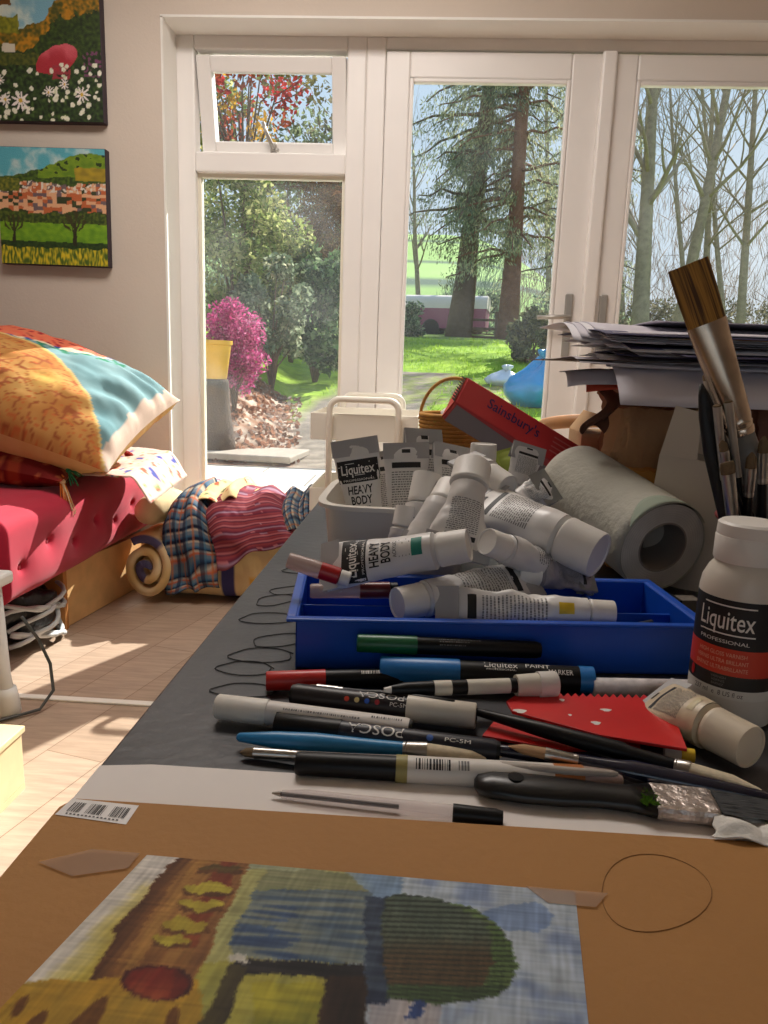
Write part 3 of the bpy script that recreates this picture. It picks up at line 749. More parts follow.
# ---- generic helpers for things made along an axis
def rod(name, label, cat, p0, p1, segs, group=None, roll=0., texts=(), n=24, upv=(0, 0, 1)):
    """segs: (part, material, [(t, r, flat)...]) with t in metres from p0"""
    Mx = frameM(p0, p1, upv, roll); t = thing(name, label, cat, Mx, group); L = (Vector(p1)-Vector(p0)).length
    prt = {}
    for part, m, prof in segs:
        b = MB(); b.lathe([(q[1], q[0]*L) for q in prof], n, 'X', [(1, q[2]) if len(q) > 2 else (1, 1) for q in prof])
        prt[part] = b.build(part, m, t, auto=45)
    for s, tm_, h, tt, r, ang, flip, wd in texts:
        b = MB()
        def fn(u, v, tt=tt, r=r, ang=ang, flip=flip):
            a = ang+(-v if not flip else v)/r*1.0; x = tt*L+(u if not flip else -u)
            return Vector((x, -(r+.00018)*math.sin(-a+0)*1.0, (r+.00018)*math.cos(a)))
        def fn2(u, v, tt=tt, r=r, ang=ang, flip=flip):
            s_ = -1 if flip else 1
            a = ang+s_*v/r           # angle from +Z towards +Y
            return Vector((tt*L+s_*u, (r+.0002)*math.sin(a), (r+.0002)*math.cos(a)))
        put_text(b, s, h, fn2, wd); b.build('lettering', tm_, prt.get('barrel', t))
    return t, Mx, L
def bars(parent, m, L, r, t0, t1, ang, hh, seed=1, part='printing'):
    rr = random.Random(seed); b = MB(); x = t0*L
    while x < t1*L:
        w = rr.choice((.0004, .0007, .0012)); vs = []
        for a in (ang-hh/r/2, ang, ang+hh/r/2): vs += [(x, (r+.0002)*math.sin(a), (r+.0002)*math.cos(a)), (x+w, (r+.0002)*math.sin(a), (r+.0002)*math.cos(a))]
        b.add(vs, [(0, 1, 3, 2), (2, 3, 5, 4)]); x += w+rr.choice((.0005, .0009))
    b.build(part, m, parent)
def band(parent, m, L, r, t0, t1, a0, a1, part='label_panel', off=.0001):
    b = MB(); b.grid(lambda u, v: (L*(t0+(t1-t0)*u), (r+off)*math.sin(a0+(a1-a0)*v), (r+off)*math.cos(a0+(a1-a0)*v)), 2, 14); b.build(part, m, parent, smooth=True)

# ---- paint tubes
GREYCR = mat('tube_grey_crimp', (168, 166, 166), .45)
SHEEN = mat('tube_white_laminate', (222, 219, 216), .32, var=.03, scale=40)
CAPW = mat('tube_cap_white', (230, 226, 220), .45)
def tube(label, tail, cap, r, roll=0., front=1, swatch=None, seed=0, capl=None, body=SHEEN, crumple=.0015, bend=0., squash=0., crimp=GREYCR, wt=None, big=True, capr=None, capm=None, group='white paint tubes', upv=(0, 0, 1), text=True):
    tail, cap = Vector(tail), Vector(cap); Mx = frameM(tail, cap, upv, roll); Lt = (cap-tail).length
    capr = capr or r*.93; capl = capl or min(.030, r*1.5); L = Lt-capl-r*.25; wt = wt or r*1.5
    t = thing('paint_tube', label, 'paint tube', Mx, group)
    def S(x, a, off=0.):
        k = max(0., min(1., x/L)); e = sstep(0, .95, k); aa = wt+(r-wt)*e; bb = (r*min(1, (k/.85))**.8 if k > 0 else 0)*(1-squash*math.sin(math.pi*k))+.0007
        c, s = math.cos(a), math.sin(a); y, z = aa*c, bb*s
        n_ = Vector((0, bb*c, aa*s)); n_ = n_.normalized() if n_.length > 1e-9 else Vector((0, 0, 1))
        d = crumple*(fbm(x*55, y*60, seed+(1 if s > 0 else 6)))*2*math.sin(math.pi*min(1, k*1.02))**.6*min(1, bb/.004)
        z += bend*math.sin(math.pi*k)
        return Vector((x, y+n_.y*(off+d), z+n_.z*(off+d)))
    b = MB(); NU, NV = 40, 34
    vs = [S(L*j/NV, 2*math.pi*i/NU) for j in range(NV+1) for i in range(NU)]
    fs = [(j*NU+(i+1) % NU, j*NU+i, (j+1)*NU+i, (j+1)*NU+(i+1) % NU)[::-1] for j in range(NV) for i in range(NU)]
    b.add(vs, fs); b.add([S(0, 2*math.pi*i/NU) for i in range(NU)], [tuple(range(NU-1, -1, -1))])
    # shoulder cone
    sh = [(L, r), (L+r*.18, r*.72), (L+r*.25, capr*.7)]
    b.lathe([(q[1], q[0]) for q in sh], 30, 'X', cap=False); b.build('tube_body', body, t, smooth=True)
    b = MB(); b.grid(lambda u, v: (-.0015+.019*u, (wt+.0002)*(2*v-1)*(1 if u < .95 else .995), .0014+.0034*u), 2, 10); b.grid(lambda u, v: (-.0015+.019*u, -(wt+.0002)*(2*v-1), -.0014-.0034*u), 2, 10)
    b.grid(lambda u, v: (-.0015, (wt+.0002)*(2*u-1), .0012-.0024*v), 10, 1); b.build('folded_end', crimp, t)
    x0 = L+r*.2; b = MB(); b.lathe([(capr*.96, x0), (capr, x0+.001), (capr, x0+capl*.12), (capr*.985, x0+capl*.14), (capr*.955, x0+capl-.0012), (capr*.93, x0+capl), (capr*.86, x0+capl), (capr*.84, x0+capl-.0012), (.0005, x0+capl-.0015)], 36, 'X'); b.build('screw_cap', capm or CAPW, t, auto=40)
    def mp(side, xc, off=.0004):
        def f(u, v):
            x = xc-v; k = max(0., min(1., x/L)); e = sstep(0, .95, k); aa = wt+(r-wt)*e
            return S(x, (1 if side > 0 else -1)*math.acos(max(-.98, min(.98, side*u/aa))), off)
        return f
    def rect(side, x0, x1, s0, s1, m, part, off=.00025, n=8):
        f = mp(side, 0, off); b = MB(); b.grid(lambda u, v: f(s0+(s1-s0)*v, -(x0+(x1-x0)*u)), n, n); return b.build(part, m, t, smooth=True)
    if not text: return t
    for side, kind in ((1, front), (-1, 1-front)):
        if kind == 1:
            hw = .93*(wt+(r-wt)*sstep(0, .95, .27)); bpn = rect(side, .20*L, .43*L, -hw, hw, INK, 'brand_panel', n=12)
            b = MB(); put_text(b, 'Liquitex', .10*L, mp(side, .30*L, .0006), width=1.62*hw, bold=.02)
            f = mp(side, .30*L, .0006); w = .0006
            for s0, s1, vv in ((-.75*r, .78*r, .062*L), (-.75*r, .4*r, -.058*L)): b.add([f(s0, vv), f(s1, vv), f(s1, vv+.006*L), f(s0, vv+.006*L)], [(0, 1, 2, 3)])
            put_text(b, 'PROFESSIONAL', .022*L, mp(side, .405*L, .0006), width=1.5*hw); b.build('brand_lettering', WINK, bpn)
            b = MB(); put_text(b, 'HEAVY', .085*L, mp(side, .51*L), width=1.5*r, bold=.03); put_text(b, 'BODY', .085*L, mp(side, .615*L), width=1.25*r, bold=.03); put_text(b, 'ACRYLIC', .034*L, mp(side, .695*L), width=.9*r)
            b.build('title_lettering', INK, t)
            b = MB(); f = mp(side, 0)
            for i in range(4):
                x = (.73+.03*i)*L; b.add([f(-.5*r, -x), f(.5*r-(i % 2)*.2*r, -x), f(.5*r-(i % 2)*.2*r, -x-.006*L), f(-.5*r, -x-.006*L)], [(0, 1, 2, 3)])
            b.build('small_print', GREYINK, t)
            if swatch: rect(side, .84*L, .93*L, -.55*r, .45*r, swatch, 'colour_swatch')
        else:
            b = MB(); f = mp(side, 0, .00035); rr = random.Random(seed+3)
            for i in range(17):
                x = (.30+.026*i)*L; s = -.85*r
                while s < .8*r:
                    w = rr.uniform(.05, .2)*r; e = min(s+w, .85*r); b.add([f(s, -x), f(e, -x), f(e, -x-.011*L), f(s, -x-.011*L)], [(0, 1, 2, 3)]); s += w+.05*r
            b.build('small_print', GREYINK, t)
            rect(side, .20*L, .26*L, -.85*r, .85*r, INK, 'black_band'); rect(side, .06*L, .10*L, -.25*r, .25*r, INK, 'index_mark')
            if swatch: rect(side, .80*L, .90*L, -.4*r, .4*r, swatch, 'colour_swatch')
    return t
VIR = mat('viridian_swatch', (18, 124, 108), .5); YEL = mat('yellow_swatch', (226, 190, 40), .5); DARKSW = mat('plum_swatch', (70, 40, 52), .5); CRM = mat('cream_swatch', (206, 192, 150), .5)

# ---- blue organiser tray
bl = mat('blue_plastic', (18, 80, 186), .35, var=.03, scale=20)
fl, fr_ = PZ(300, 670, T), PZ(688, 676, T)
exx = (fr_-fl).normalized(); wT = .325; dT = .118; hT = .044
eyy = Vector((0, 0, 1)).cross(exx)
TM = Matrix(((exx.x, eyy.x, 0, fl.x-.004*exx.x), (exx.y, eyy.y, 0, fl.y), (0, 0, 1, T+.0005), (0, 0, 0, 1)))
tray = thing('organiser_tray', 'shallow blue plastic organiser tray holding the paint tubes', 'tray', TM)
th = .0022
b = MB()
b.box((wT/2, dT/2, .0015), (wT, dT, .003))
for x in (th/2, wT-th/2): b.box((x, dT/2, hT/2), (th, dT, hT))
for y in (th/2, dT-th/2): b.box((wT/2, y, hT/2), (wT, th, hT))
b.build('tray_shell', bl, tray, bevel=.001)
b = MB()
for y in (-.003, dT+.003): b.box((wT/2, y, hT-.001), (wT+.014, .008, .003))
for x in (-.003, wT+.003): b.box((x, dT/2, hT-.001), (.008, dT-.002, .003))
b.build('rim', bl, tray, bevel=.0012)
for x, y0, y1 in ((.085, 0, dT), (.265, 0, dT)): MB().box((x, (y0+y1)/2, .018), (th, y1-y0-.004, .030)).build('divider', bl, tray)
for x0, x1, y in ((0, .085, .062), (.265, wT, .055)): MB().box(((x0+x1)/2, y, .018), (x1-x0-.004, th, .030)).build('divider', bl, tray)

# ---- white tub behind the tray with upright tubes
tub = thing('plastic_tub', 'white plastic tub behind the tray holding upright paint tubes', 'tub', Matrix.Translation((-.03, .855, T+.0005)))
tubm = mat('tub_white', (222, 216, 206), .4, var=.02)
def tubring(s, z): 
    return [(math.copysign(abs(math.cos(a))**.4, math.cos(a))*.083*s, math.copysign(abs(math.sin(a))**.4, math.sin(a))*.10*s, z) for a in [2*math.pi*i/48 for i in range(48)]]
b = MB(); rings = [tubring(.86, 0), tubring(.89, .01), tubring(.97, .088), tubring(1.05, .0885), tubring(1.05, .093), tubring(.955, .093), tubring(.875, .012), tubring(.5, .0115)]
vs = [p for r_ in rings for p in r_]; b.add(vs, [(j*48+i, j*48+(i+1) % 48, (j+1)*48+(i+1) % 48, (j+1)*48+i) for j in range(7) for i in range(48)]+[tuple(range(47, -1, -1)), tuple(7*48+i for i in range(48))])
b.build('tub_wall', tubm, tub, auto=40)

toC = Vector((0, -1, .25))
# upright in the tub, tails up
tube('upright paint tube in the white tub with HEAVY BODY lettering facing the room', PY(354, 440, .83), Vector((-.055, .815, T+.016)), .0185, front=1, upv=(0, -1, .1), wt=.0265, seed=1)
tube('upright paint tube in the white tub showing its printed back with a hanging hole', PY(406, 444, .84), Vector((-.015, .80, T+.016)), .019, front=0, upv=(0, -1, .2), wt=.026, seed=2)
tube('upright paint tube wedged behind the HEAVY BODY one, only its grey edge showing', PY(385, 452, .90), Vector((-.035, .87, T+.016)), .018, front=0, upv=(-.4, -1, 0), wt=.026, seed=3)
tube('paint tube leaning with its grey folded end above the printed back one', PY(423, 430, .88), Vector((.005, .84, T+.02)), .018, front=0, upv=(.5, -1, .2), wt=.024, seed=4)
tube('paint tube with a pale grey folded corner poking up behind the big white cap', PY(452, 446, .86), Vector((.03, .80, T+.03)), .018, front=0, upv=(.5, -1, .3), wt=.024, seed=5)
# heap on the tray
tube('paint tube with teal green swatch and HEAVY BODY lettering lying across the tray end', PY(322, 568, .625), PY(470, 545, .60), .0158, front=1, swatch=VIR, upv=(0, -.75, .66), wt=.0235, seed=6, crumple=.0008, capl=.026)
tube('crumpled paint tube with its white cap end pointing at the clear red pots', PY(535, 578, .66), PY(396, 604, .583), .0155, front=0, upv=(0, -.7, .7), wt=.019, seed=7, crumple=.003, bend=.004, squash=.3, capl=.024)
tube('flattened paint tube with yellow swatch lying along the front tray rim', PY(437, 606, .585), PY(614, 613, .592), .0115, front=0, swatch=YEL, upv=(0, -.85, .5), wt=.0165, seed=8, crumple=.003, squash=.25, capl=.020)
tube('largest paint tube, fat and unsqueezed, pointing its wide cap at the paper roll', PY(478, 500, .735), PY(600, 556, .655), .0225, front=0, upv=(0, -.6, .8), wt=.030, seed=9, crumple=.0006, capl=.036, capr=.0225)
tube('paint tube in the heap with only its white cap showing beside the teal one', PY(585, 580, .70), PY(486, 541, .625), .0135, front=0, upv=(0, -.6, .8), wt=.018, seed=10, crumple=.002, capl=.022)
tube('bluish white paint tube standing cap up and slanting at the middle of the heap', PY(455, 556, .635), PY(473, 464, .70), .0165, front=0, upv=(.1, -1, .5), wt=.030, seed=11, crumple=.002, capl=.024, capr=.0185)
tube('cream paint tube slanting under the bluish white one', PY(418, 552, .66), PY(452, 486, .72), .0165, front=0, upv=(-.3, -1, .4), wt=.021, seed=12, crumple=.001, text=False)
tube('paint tube standing in the heap with its round cap facing up beside the tub', PY(412, 560, .70), PY(428, 474, .735), .0165, front=0, upv=(0, -1, .3), wt=.018, seed=13, capl=.03)
tube('small paint tube whose round cap shows at the corner of the tub', PY(398, 565, .70), PY(408, 506, .715), .0135, front=0, upv=(0, -1, .3), wt=.016, seed=14, text=False)
tube('upright paint tube with its cap up behind the heap, nearest the basket', PY(478, 520, .83), PY(484, 443, .83), .0165, front=0, upv=(0, -1, .1), wt=.02, seed=15, capl=.03)
tube('paint tube lying behind the largest tube with its ribbed cap facing down', PY(462, 458, .80), PY(508, 488, .745), .0155, front=0, upv=(0, -.5, 1), wt=.019, seed=16, text=False, capl=.028)
tube('paint tube with its flat white end upright in front of the red box', PY(530, 446, .83), PY(512, 505, .82), .014, front=0, upv=(.25, -1, .1), wt=.0195, seed=17)
FOIL = mat('foil_grey', (150, 152, 150), .35, .4, var=.1, scale=50)
tube('squeezed silver grey paint tube crumpled against the paper roll', PY(552, 484, .765), PY(500, 512, .755), .013, front=0, upv=(.1, -.9, .6), wt=.0185, seed=18, crumple=.004, squash=.5, crimp=FOIL)
tube('empty paint tube with a purple grey stained end curled behind the yellow one', PY(592, 576, .675), PY(515, 572, .655), .014, front=0, upv=(0, -.8, .8), wt=.017, seed=19, crumple=.004, squash=.3, body=mat('stained_tube', (150, 144, 150), .3, var=.25, scale=60), crimp=FOIL, group=None)
tube('small pale green paint tube behind the heap next to the upright cap', PY(506, 450, .86), PY(517, 490, .85), .0115, front=0, upv=(0, -1, .2), wt=.015, seed=20, body=mat('pale_green_tube', (150, 166, 70), .45), text=False, crimp=mat('pale_green_tube', (150, 166, 70), .45))
tube('yellowed paint tube lying in front of the varnish bottle', PZ(652, 697, T+.016), PZ(752, 748, T+.017), .0155, front=0, upv=(0, -.7, .8), wt=.022, seed=21, capl=.028, body=mat('yellowed_tube', (206, 190, 162), .4, var=.06, scale=30), capm=mat('yellowed_cap', (216, 202, 180), .45), crumple=.001, swatch=CRM)

# ---- small clear pots of paint with red inside
clr = clearmat('clear_cap', (236, 214, 206), .45); redp = mat('red_paint', (176, 28, 30), .3); drk = mat('dark_red_paint', (110, 38, 32), .3)
rod('paint_marker', 'small marker with clear cap and red barrel resting on the tray corner', 'marker', PY(288, 560, .60), PY(350, 580, .60), [('clear_cap', clr, [(0, .0062), (.02, .0068), (.5, .0076), (.52, .0076)]), ('barrel', redp, [(.52, .0074), (.82, .0074), (.84, .004)]), ('end', WHITE, [(.84, .0065), (.99, .0065), (1, .005)])])
rod('paint_marker', 'small marker with clear cap and dark red barrel lying inside the tray', 'marker', PY(310, 591, .612), PY(398, 590, .625), [('clear_cap', clr, [(0, .0055), (.02, .0064), (.55, .0068), (.56, .0068)]), ('barrel', drk, [(.56, .0074), (.90, .0074), (.91, .005)]), ('black_end', BLACK, [(.91, .0068), (.99, .0068), (1, .005)])])
rod('pencil', 'white pencil with a grey tip lying in the tray compartment by the yellow tube cap', 'pencil', PY(604, 634, .60), PY(652, 622, .63), [('barrel', WHITE, [(0, .0032), (.55, .0032)]), ('tip', mat('slate', (70, 74, 80), .5), [(.55, .0032), (1, .0022)])])

# ---- pens, markers and brushes in front of the tray
PR = .0075
def marker(label, p0, p1, r, capcol, capfrac, body, texts=(), capfirst=True, capr=None, extra=(), group='paint markers', roll=0., endm=BLACK):
    capr = capr or r*1.08; c = capfrac
    cap = ('cap', capcol, [(0, capr*.86), (.006, capr*.94), (c-.01, capr), (c, capr)])
    bod = ('barrel', body, [(c, r), (.97, r), (.985, r*.93)])
    end = ('end_plug', endm, [(.985, r*.9), (1, r*.86)])
    if not capfirst:
        cap = ('cap', capcol, [(1-c, capr), (1-c+.01, capr), (.994, capr*.94), (1, capr*.86)]); bod = ('barrel', body, [(.015, r*.93), (.03, r), (1-c, r)]); end = ('end_plug', endm, [(0, r*.86), (.015, r*.9)])
    return rod('paint_marker', label, 'marker', p0, p1, [cap, bod, end]+list(extra), group, roll, texts)
BLUECAP = mat('blue_cap', (26, 116, 190), .35); GREENCAP = mat('green_cap', (18, 96, 56), .35); REDCAP = mat('red_cap', (196, 40, 36), .35)
# wide blue marker flat on the table, green marker on top of it against the tray
t, Mx, L = marker('wide blue capped paint marker with black label lying against the tray', PZ(380, 670, T+.0115), PZ(593, 681, T+.0115), .0105, BLUECAP, .36, BLACK, texts=(('Liquitex', WINK, .0060, .565, .0105, -.28, False, .025), ('PAINT', WINK, .0044, .735, .0105, -.22, False, .018), ('MARKER', WINK, .0042, .84, .0105, -.68, False, .018), ('PROFESSIONAL', WINK, .0015, .565, .0105, -.68, False, .022)), endm=BLUECAP)
b = MB(); b.lathe([(.0108, .93*L), (.0108, .997*L), (.0099, 1.0*L)], 24, 'X'); b.build('blue_end', BLUECAP, t, auto=40)
b = MB(); b.lathe([(.0112, .355*L), (.0114, .36*L), (.0112, .375*L)], 24, 'X'); b.build('collar', BLUECAP, t, auto=40)
bb = PZ(380, 670, T+.0115); be = PZ(593, 681, T+.0115)
t, Mx, L = marker('green capped marker resting on the wide blue one against the tray', PY(357, 643, .537), PY(540, 650, .556), .0068, GREENCAP, .32, BLACK)
bars(t, GREYINK, L, .0068, .44, .66, -.35, .0010, 4, 'small_print'); bars(t, GREYINK, L, .0068, .44, .60, -.65, .0010, 5, 'small_print'); bars(t, GREYINK, L, .0068, .44, .58, -1.05, .0009, 6, 'small_print')
t, Mx, L = marker('red capped black marker lying in front of the tray corner', PZ(266, 681, T+.008), PZ(452, 676, T+.0078), .0070, REDCAP, .31, BLACK)
bars(t, WINK, L, .0070, .50, .68, -.45, .003, 7, 'barcode')
t, Mx, L = marker('black POSCA marker with coloured dots and a fat cream cap towards the red scraper', PZ(292, 694, T+.010), PZ(476, 716, T+.011), .0078, mat('cream_cap', (222, 214, 200), .4), .36, mat('posca_black', (26, 20, 24), .4), capfirst=False, capr=.0092,
    texts=(('POSCA', WINK, .0052, .50, .0078, -.25, True, .032), ('PC-5M', WINK, .0028, .60, .0078, -1.0, False, .012)))
for i, cc in enumerate(((200, 60, 40), (206, 190, 130), (40, 90, 190), (150, 30, 40))): 
    a = -.95; m_ = mat('dot_%d' % i, cc, .5); bq = MB(); x = (.32+.055*i)*L
    bq.grid(lambda u, v: (x+.0018*v*math.cos(6.283*u), .00805*math.sin(a+.0018/.0078*v*math.sin(6.283*u)), .00805*math.cos(a+.0018/.0078*v*math.sin(6.283*u))), 14, 1); bq.build('colour_dot', m_, t)
bq = MB(); bq.lathe([(.0052, L+.0002), (.0050, L+.0006), (.0004, L+.0006)], 20, 'X'); bq.build('cap_recess', INK, t)
t, Mx, L = marker('white barrelled marker with white cap, farthest out at the table edge', PZ(217, 706, T+.010), PZ(412, 731, T+.0085), .0080, mat('ivory_cap', (226, 222, 214), .45), .27, mat('ivory_barrel', (216, 210, 204), .45))
band(t, mat('umber_black', (20, 14, 12), .4), L, .0080, .33, .99, -2.6, -.95); bars(t, GREYINK, L, .0080, .36, .74, -.62, .0014, 9, 'small_print'); bars(t, INK, L, .0080, .80, .95, -.3, .0016, 10, 'small_print')
t, Mx, L = marker('dark POSCA marker with white block lettering beneath the white barrelled one', PZ(276, 724, T+.0076), PZ(500, 752, T+.0076), .0074, BLACK, .30, mat('navy_black', (18, 20, 34), .4), texts=(('POSCA', WINK, .0075, .46, .0074, -.40, True, .036), ('PC-5M', WINK, .0026, .82, .0074, -.6, False, .016)))
b = MB(); x = .70*L; b.grid(lambda u, v: (x+.0022*v*math.cos(6.283*u), .0076*math.sin(-.6+.3*v*math.sin(6.283*u)), .0076*math.cos(-.6+.3*v*math.sin(6.283*u))), 14, 1); b.build('colour_dot', mat('dot_blue', (40, 84, 160), .5), t)
# stripped black and cream marker with white cap
STC = mat('cream_band', (212, 206, 192), .5)
rod('paint_marker', 'slim black and cream banded marker with a stained white screw cap', 'marker', PZ(384, 690, T+.021), PZ(556, 684, T+.021), [('nib', WHITE, [(0, .0015), (.04, .0026)]), ('barrel', BLACK, [(.04, .003), (.12, .0048), (.28, .0052)]), ('cream_band', STC, [(.28, .0053), (.38, .0053)]), ('barrel', BLACK, [(.38, .0052), (.47, .0052)]), ('cream_band', STC, [(.47, .0053), (.72, .0053)]), ('barrel', BLACK, [(.72, .0052), (.78, .0052)]), ('collar', STC, [(.76, .0075), (.88, .0082), (.89, .0082)]), ('screw_cap', WHITE, [(.89, .0092), (.99, .0092), (1, .0085)])])
rod('paper_tube', 'white paint-splashed tube lying between the tray and the red scraper', 'tube', PZ(592, 688, T+.009), PZ(694, 690, T+.009), [('tube_wall', mat('splashed_white', (206, 200, 200), .6, var=.3, scale=90), [(0, .0072), (.01, .0078), (.99, .0078), (1, .0072)])])
# brushes
SIL = METAL; BRIS = mat('cream_bristle', (214, 200, 172), .8, var=.15, scale=200); BRB = mat('brown_bristle', (110, 90, 64), .85, var=.2, scale=200)
def brush(label, p0, p1, hr, hm_, ferr=.14, bris=.12, bm=BRIS, flatk=1., tipm=None, group=None, ferm=SIL, thick=.35, fr_=None, name='paintbrush', upv=(0, 0, 1), roll=0):
    """p0 handle end, p1 bristle tip"""
    a = 1-ferr-bris; fr_ = fr_ or hr*.85
    segs = [('handle', hm_, [(0, hr*.25), (.01, hr*.45), (thick*.5, hr*.85), (thick, hr), (a*.8, hr*.8), (a, fr_*.8)]),
            ('ferrule', ferm, [(a, fr_*.82), (a+ferr*.1, fr_*.9), (a+ferr*.14, fr_*.82), (a+ferr*.2, fr_*.9), (1-bris, fr_*(1.15 if flatk < 1 else 1), flatk)]),
            ('bristles', bm, [(1-bris, fr_*(1.12 if flatk < 1 else .95), flatk*.9), (1-bris*.4, fr_*(1.2 if flatk < 1 else .9), flatk*.8), (1-.04*bris, fr_*(1.05 if flatk < 1 else .25), flatk*.4), (1, fr_*(.9 if flatk < 1 else .05), flatk*.2)])]
    return rod(name, label, 'paintbrush', p0, p1, segs, group, roll, upv=upv)
brush('paintbrush with a thick light blue handle, silver ferrule and cream bristles', PZ(237, 737, T+.0075), PZ(502, 757, T+.006), .0062, mat('sky_blue_paint', (40, 128, 184), .35), .09, .28, BRIS, thick=.3, fr_=.0058)
brush('thin paintbrush with worn pale handle and brown tip in front of the blue handled one', PZ(618, 774, T+.016), PZ(240, 752, T+.004), .0038, mat('worn_handle', (168, 158, 148), .5, var=.15, scale=60), .12, .04, BRB, thick=.5, fr_=.0034)
t, Mx, L = rod('paint_marker', 'barcoded white marker with black cap and amber end beside the flat black brush', 'marker', PZ(296, 763, T+.008), PZ(622, 781, T+.008), [('cap', BLACK, [(0, .006), (.01, .0068), (.31, .0072)]), ('collar', mat('olive_ring', (150, 140, 82), .5), [(.31, .0080), (.345, .0080)]), ('barrel', mat('white_barrel', (216, 211, 204), .45), [(.345, .0078), (.79, .0078)]), ('amber_window', mat('amber', (176, 104, 48), .3), [(.79, .0078), (.88, .0078)]), ('clear_end', clr, [(.88, .0074), (.97, .006), (1, .003)])])
bars(t, INK, L, .0078, .37, .47, -.55, .007, 12, 'barcode'); bars(t, GREYINK, L, .0078, .50, .53, -.55, .006, 13, 'small_print')
# black handled brush lying over the red scraper
brush('long black paintbrush lying diagonally across the red scraper', PZ(474, 711, T+.014), PZ(762, 790, T+.012), .0058, BLACK, .05, .22, BRIS, thick=.55, fr_=.0052)
brush('long navy paintbrush with a thin tan tip lying in front of the black one', PZ(800, 806, T+.008), PZ(508, 746, T+.013), .0066, mat('navy_lacquer', (18, 22, 46), .2, coat=.5), .12, .14, mat('tan_bristle', (168, 132, 96), .8), thick=.55, fr_=.0040)
brush('dark blue slim paintbrush lying between the POSCA lettering and the red scraper', PZ(640, 768, T+.007), PZ(432, 742, T+.008), .0045, mat('navy_lacquer', (18, 22, 46), .2), .12, .05, BRB, thick=.5, fr_=.0036)
brush('black paintbrush with grey ferrule lying behind the multicoloured dot marker', PZ(455, 702, T+.019), PZ(306, 688, T+.012), .0036, BLACK, .18, .08, BRB, thick=.5, fr_=.0038)
rod('crayon', 'stubby white crayon with yellow end poking out under the red scraper', 'crayon', PZ(664, 752, T+.005), PZ(694, 756, T+.005), [('barrel', WHITE, [(0, .0045), (.55, .0045)]), ('yellow_end', YEL, [(.55, .0045), (1, .0043)])])
# flat black decorators brush
Pa, Pb = PZ(474, 783, T+.0075), PZ(790, 814, T+.0075)
Mx = frameM(Pa, Pb); L = (Pb-Pa).length
db = thing('flat_brush', 'wide flat brush with black plastic handle and paint-crusted ferrule by the white sheet', 'paintbrush', Mx)
prof = [(0, .003), (.012, .0075), (.06, .0105), (.16, .0125), (.28, .012), (.40, .0095), (.50, .0100), (.575, .0145)]
b = MB(); b.lathe([(1, p[0]*L) for p in prof], 28, 'X', [(p[1], min(.0062, p[1]*.6)) for p in prof]); b.build('handle', mat('black_rubber', (18, 18, 19), .3), db, smooth=True)
b = MB(); b.lathe([(.0042, 0), (.0046, .0006), (.0018, .0008)], 18); b.build('hanging_hole', mat('hole_black', (4, 4, 4), .9), db, M=Matrix.Translation((.135*L, 0, .0060)))
b = MB(); b.box(((.565+.775)/2*L, 0, 0), (.21*L, .027, .009)); b.build('ferrule', mat('crusted_metal', (196, 184, 176), .35, .7, var=.4, scale=110, bump=.35, bscale=130), db, bevel=.003)
b = MB(); n_ = 40; b.grid(lambda u, v: (L*(.77+.23*v), (u*2-1)*.0132*(1+.06*v), .0042*(1-.45*v)+.0006*nz(u*40, v*3)), n_, 10); b.grid(lambda u, v: (L*(.77+.23*v), (1-u*2)*.0132*(1+.06*v), -.0042*(1-.45*v)), n_, 10)
b.grid(lambda u, v: (L, (u*2-1)*.0132*1.06, .0023-.0046*v), n_, 2)
b.build('bristles', mat('grey_bristle', (58, 60, 62), .8, var=.2, scale=220), db)
b = MB()
for i in range(60): p = Vector((L*rnd.uniform(.53, .575), rnd.uniform(-.012, .002), .0052)); leafq(b, p, .0025, (82, 120, 40), Vector((1, 0, .1)), .4)
b.build('green_paint', LEAF, db)
# red scraper
rs = mat('red_scraper_plastic', (206, 36, 34), .35, var=.08, scale=26)
scr = thing('paint_scraper', 'red plastic paint scraper with a toothed edge under the long brushes', 'scraper', Matrix.Translation(PZ(590, 725, T+.012)))
c_ = PZ(590, 725, T+.012)
top = [(504, 706), (512, 696), (552, 695)]; teeth = []
for i in range(12): teeth += [(556+i*7.6, 699+.15*i), (559.8+i*7.6, 695.2+.15*i)]
out = [(506, 704), (515, 698), (552, 697)]+teeth+[(650, 701), (668, 712), (676, 724), (687, 752), (600, 738), (512, 714)]
b = MB(); b.prism([((PZ(x, y, T+.012)-c_).x, (PZ(x, y, T+.012)-c_).y) for x, y in out][::-1], 0, .0022); b.build('scraper_blade', rs, scr, bevel=.0004)
for x, y, sx, sy in ((562, 700, 3, 1), (606, 710, 6, 1), (596, 723, 5, 1.2), (520, 711, 7, 1.4), (570, 715, 2, .7)):
    p = PZ(x, y, T+.0143)-c_; b = MB(); b.add([p+Vector((sx*.0006*math.cos(a)*(1+.4*math.sin(3*a)), sy*.0022*math.sin(a), 0)) for a in [i*.6 for i in range(10)]], [tuple(range(10))]); b.build('paint_fleck', WINK, scr)
o = MB().prism([((PZ(x, y, T+.0045)-c_).x, (PZ(x, y, T+.0045)-c_).y) for x, y in ((482, 738), (495, 722), (560, 727), (640, 744), (640, 752), (560, 752))][::-1], 0, .002).build('paint_scraper', rs, M=Matrix.Translation((c_.x, c_.y, T+.0045)), bevel=.0004)
tag(o, 'second red plastic scraper mostly hidden underneath the toothed one', 'scraper')
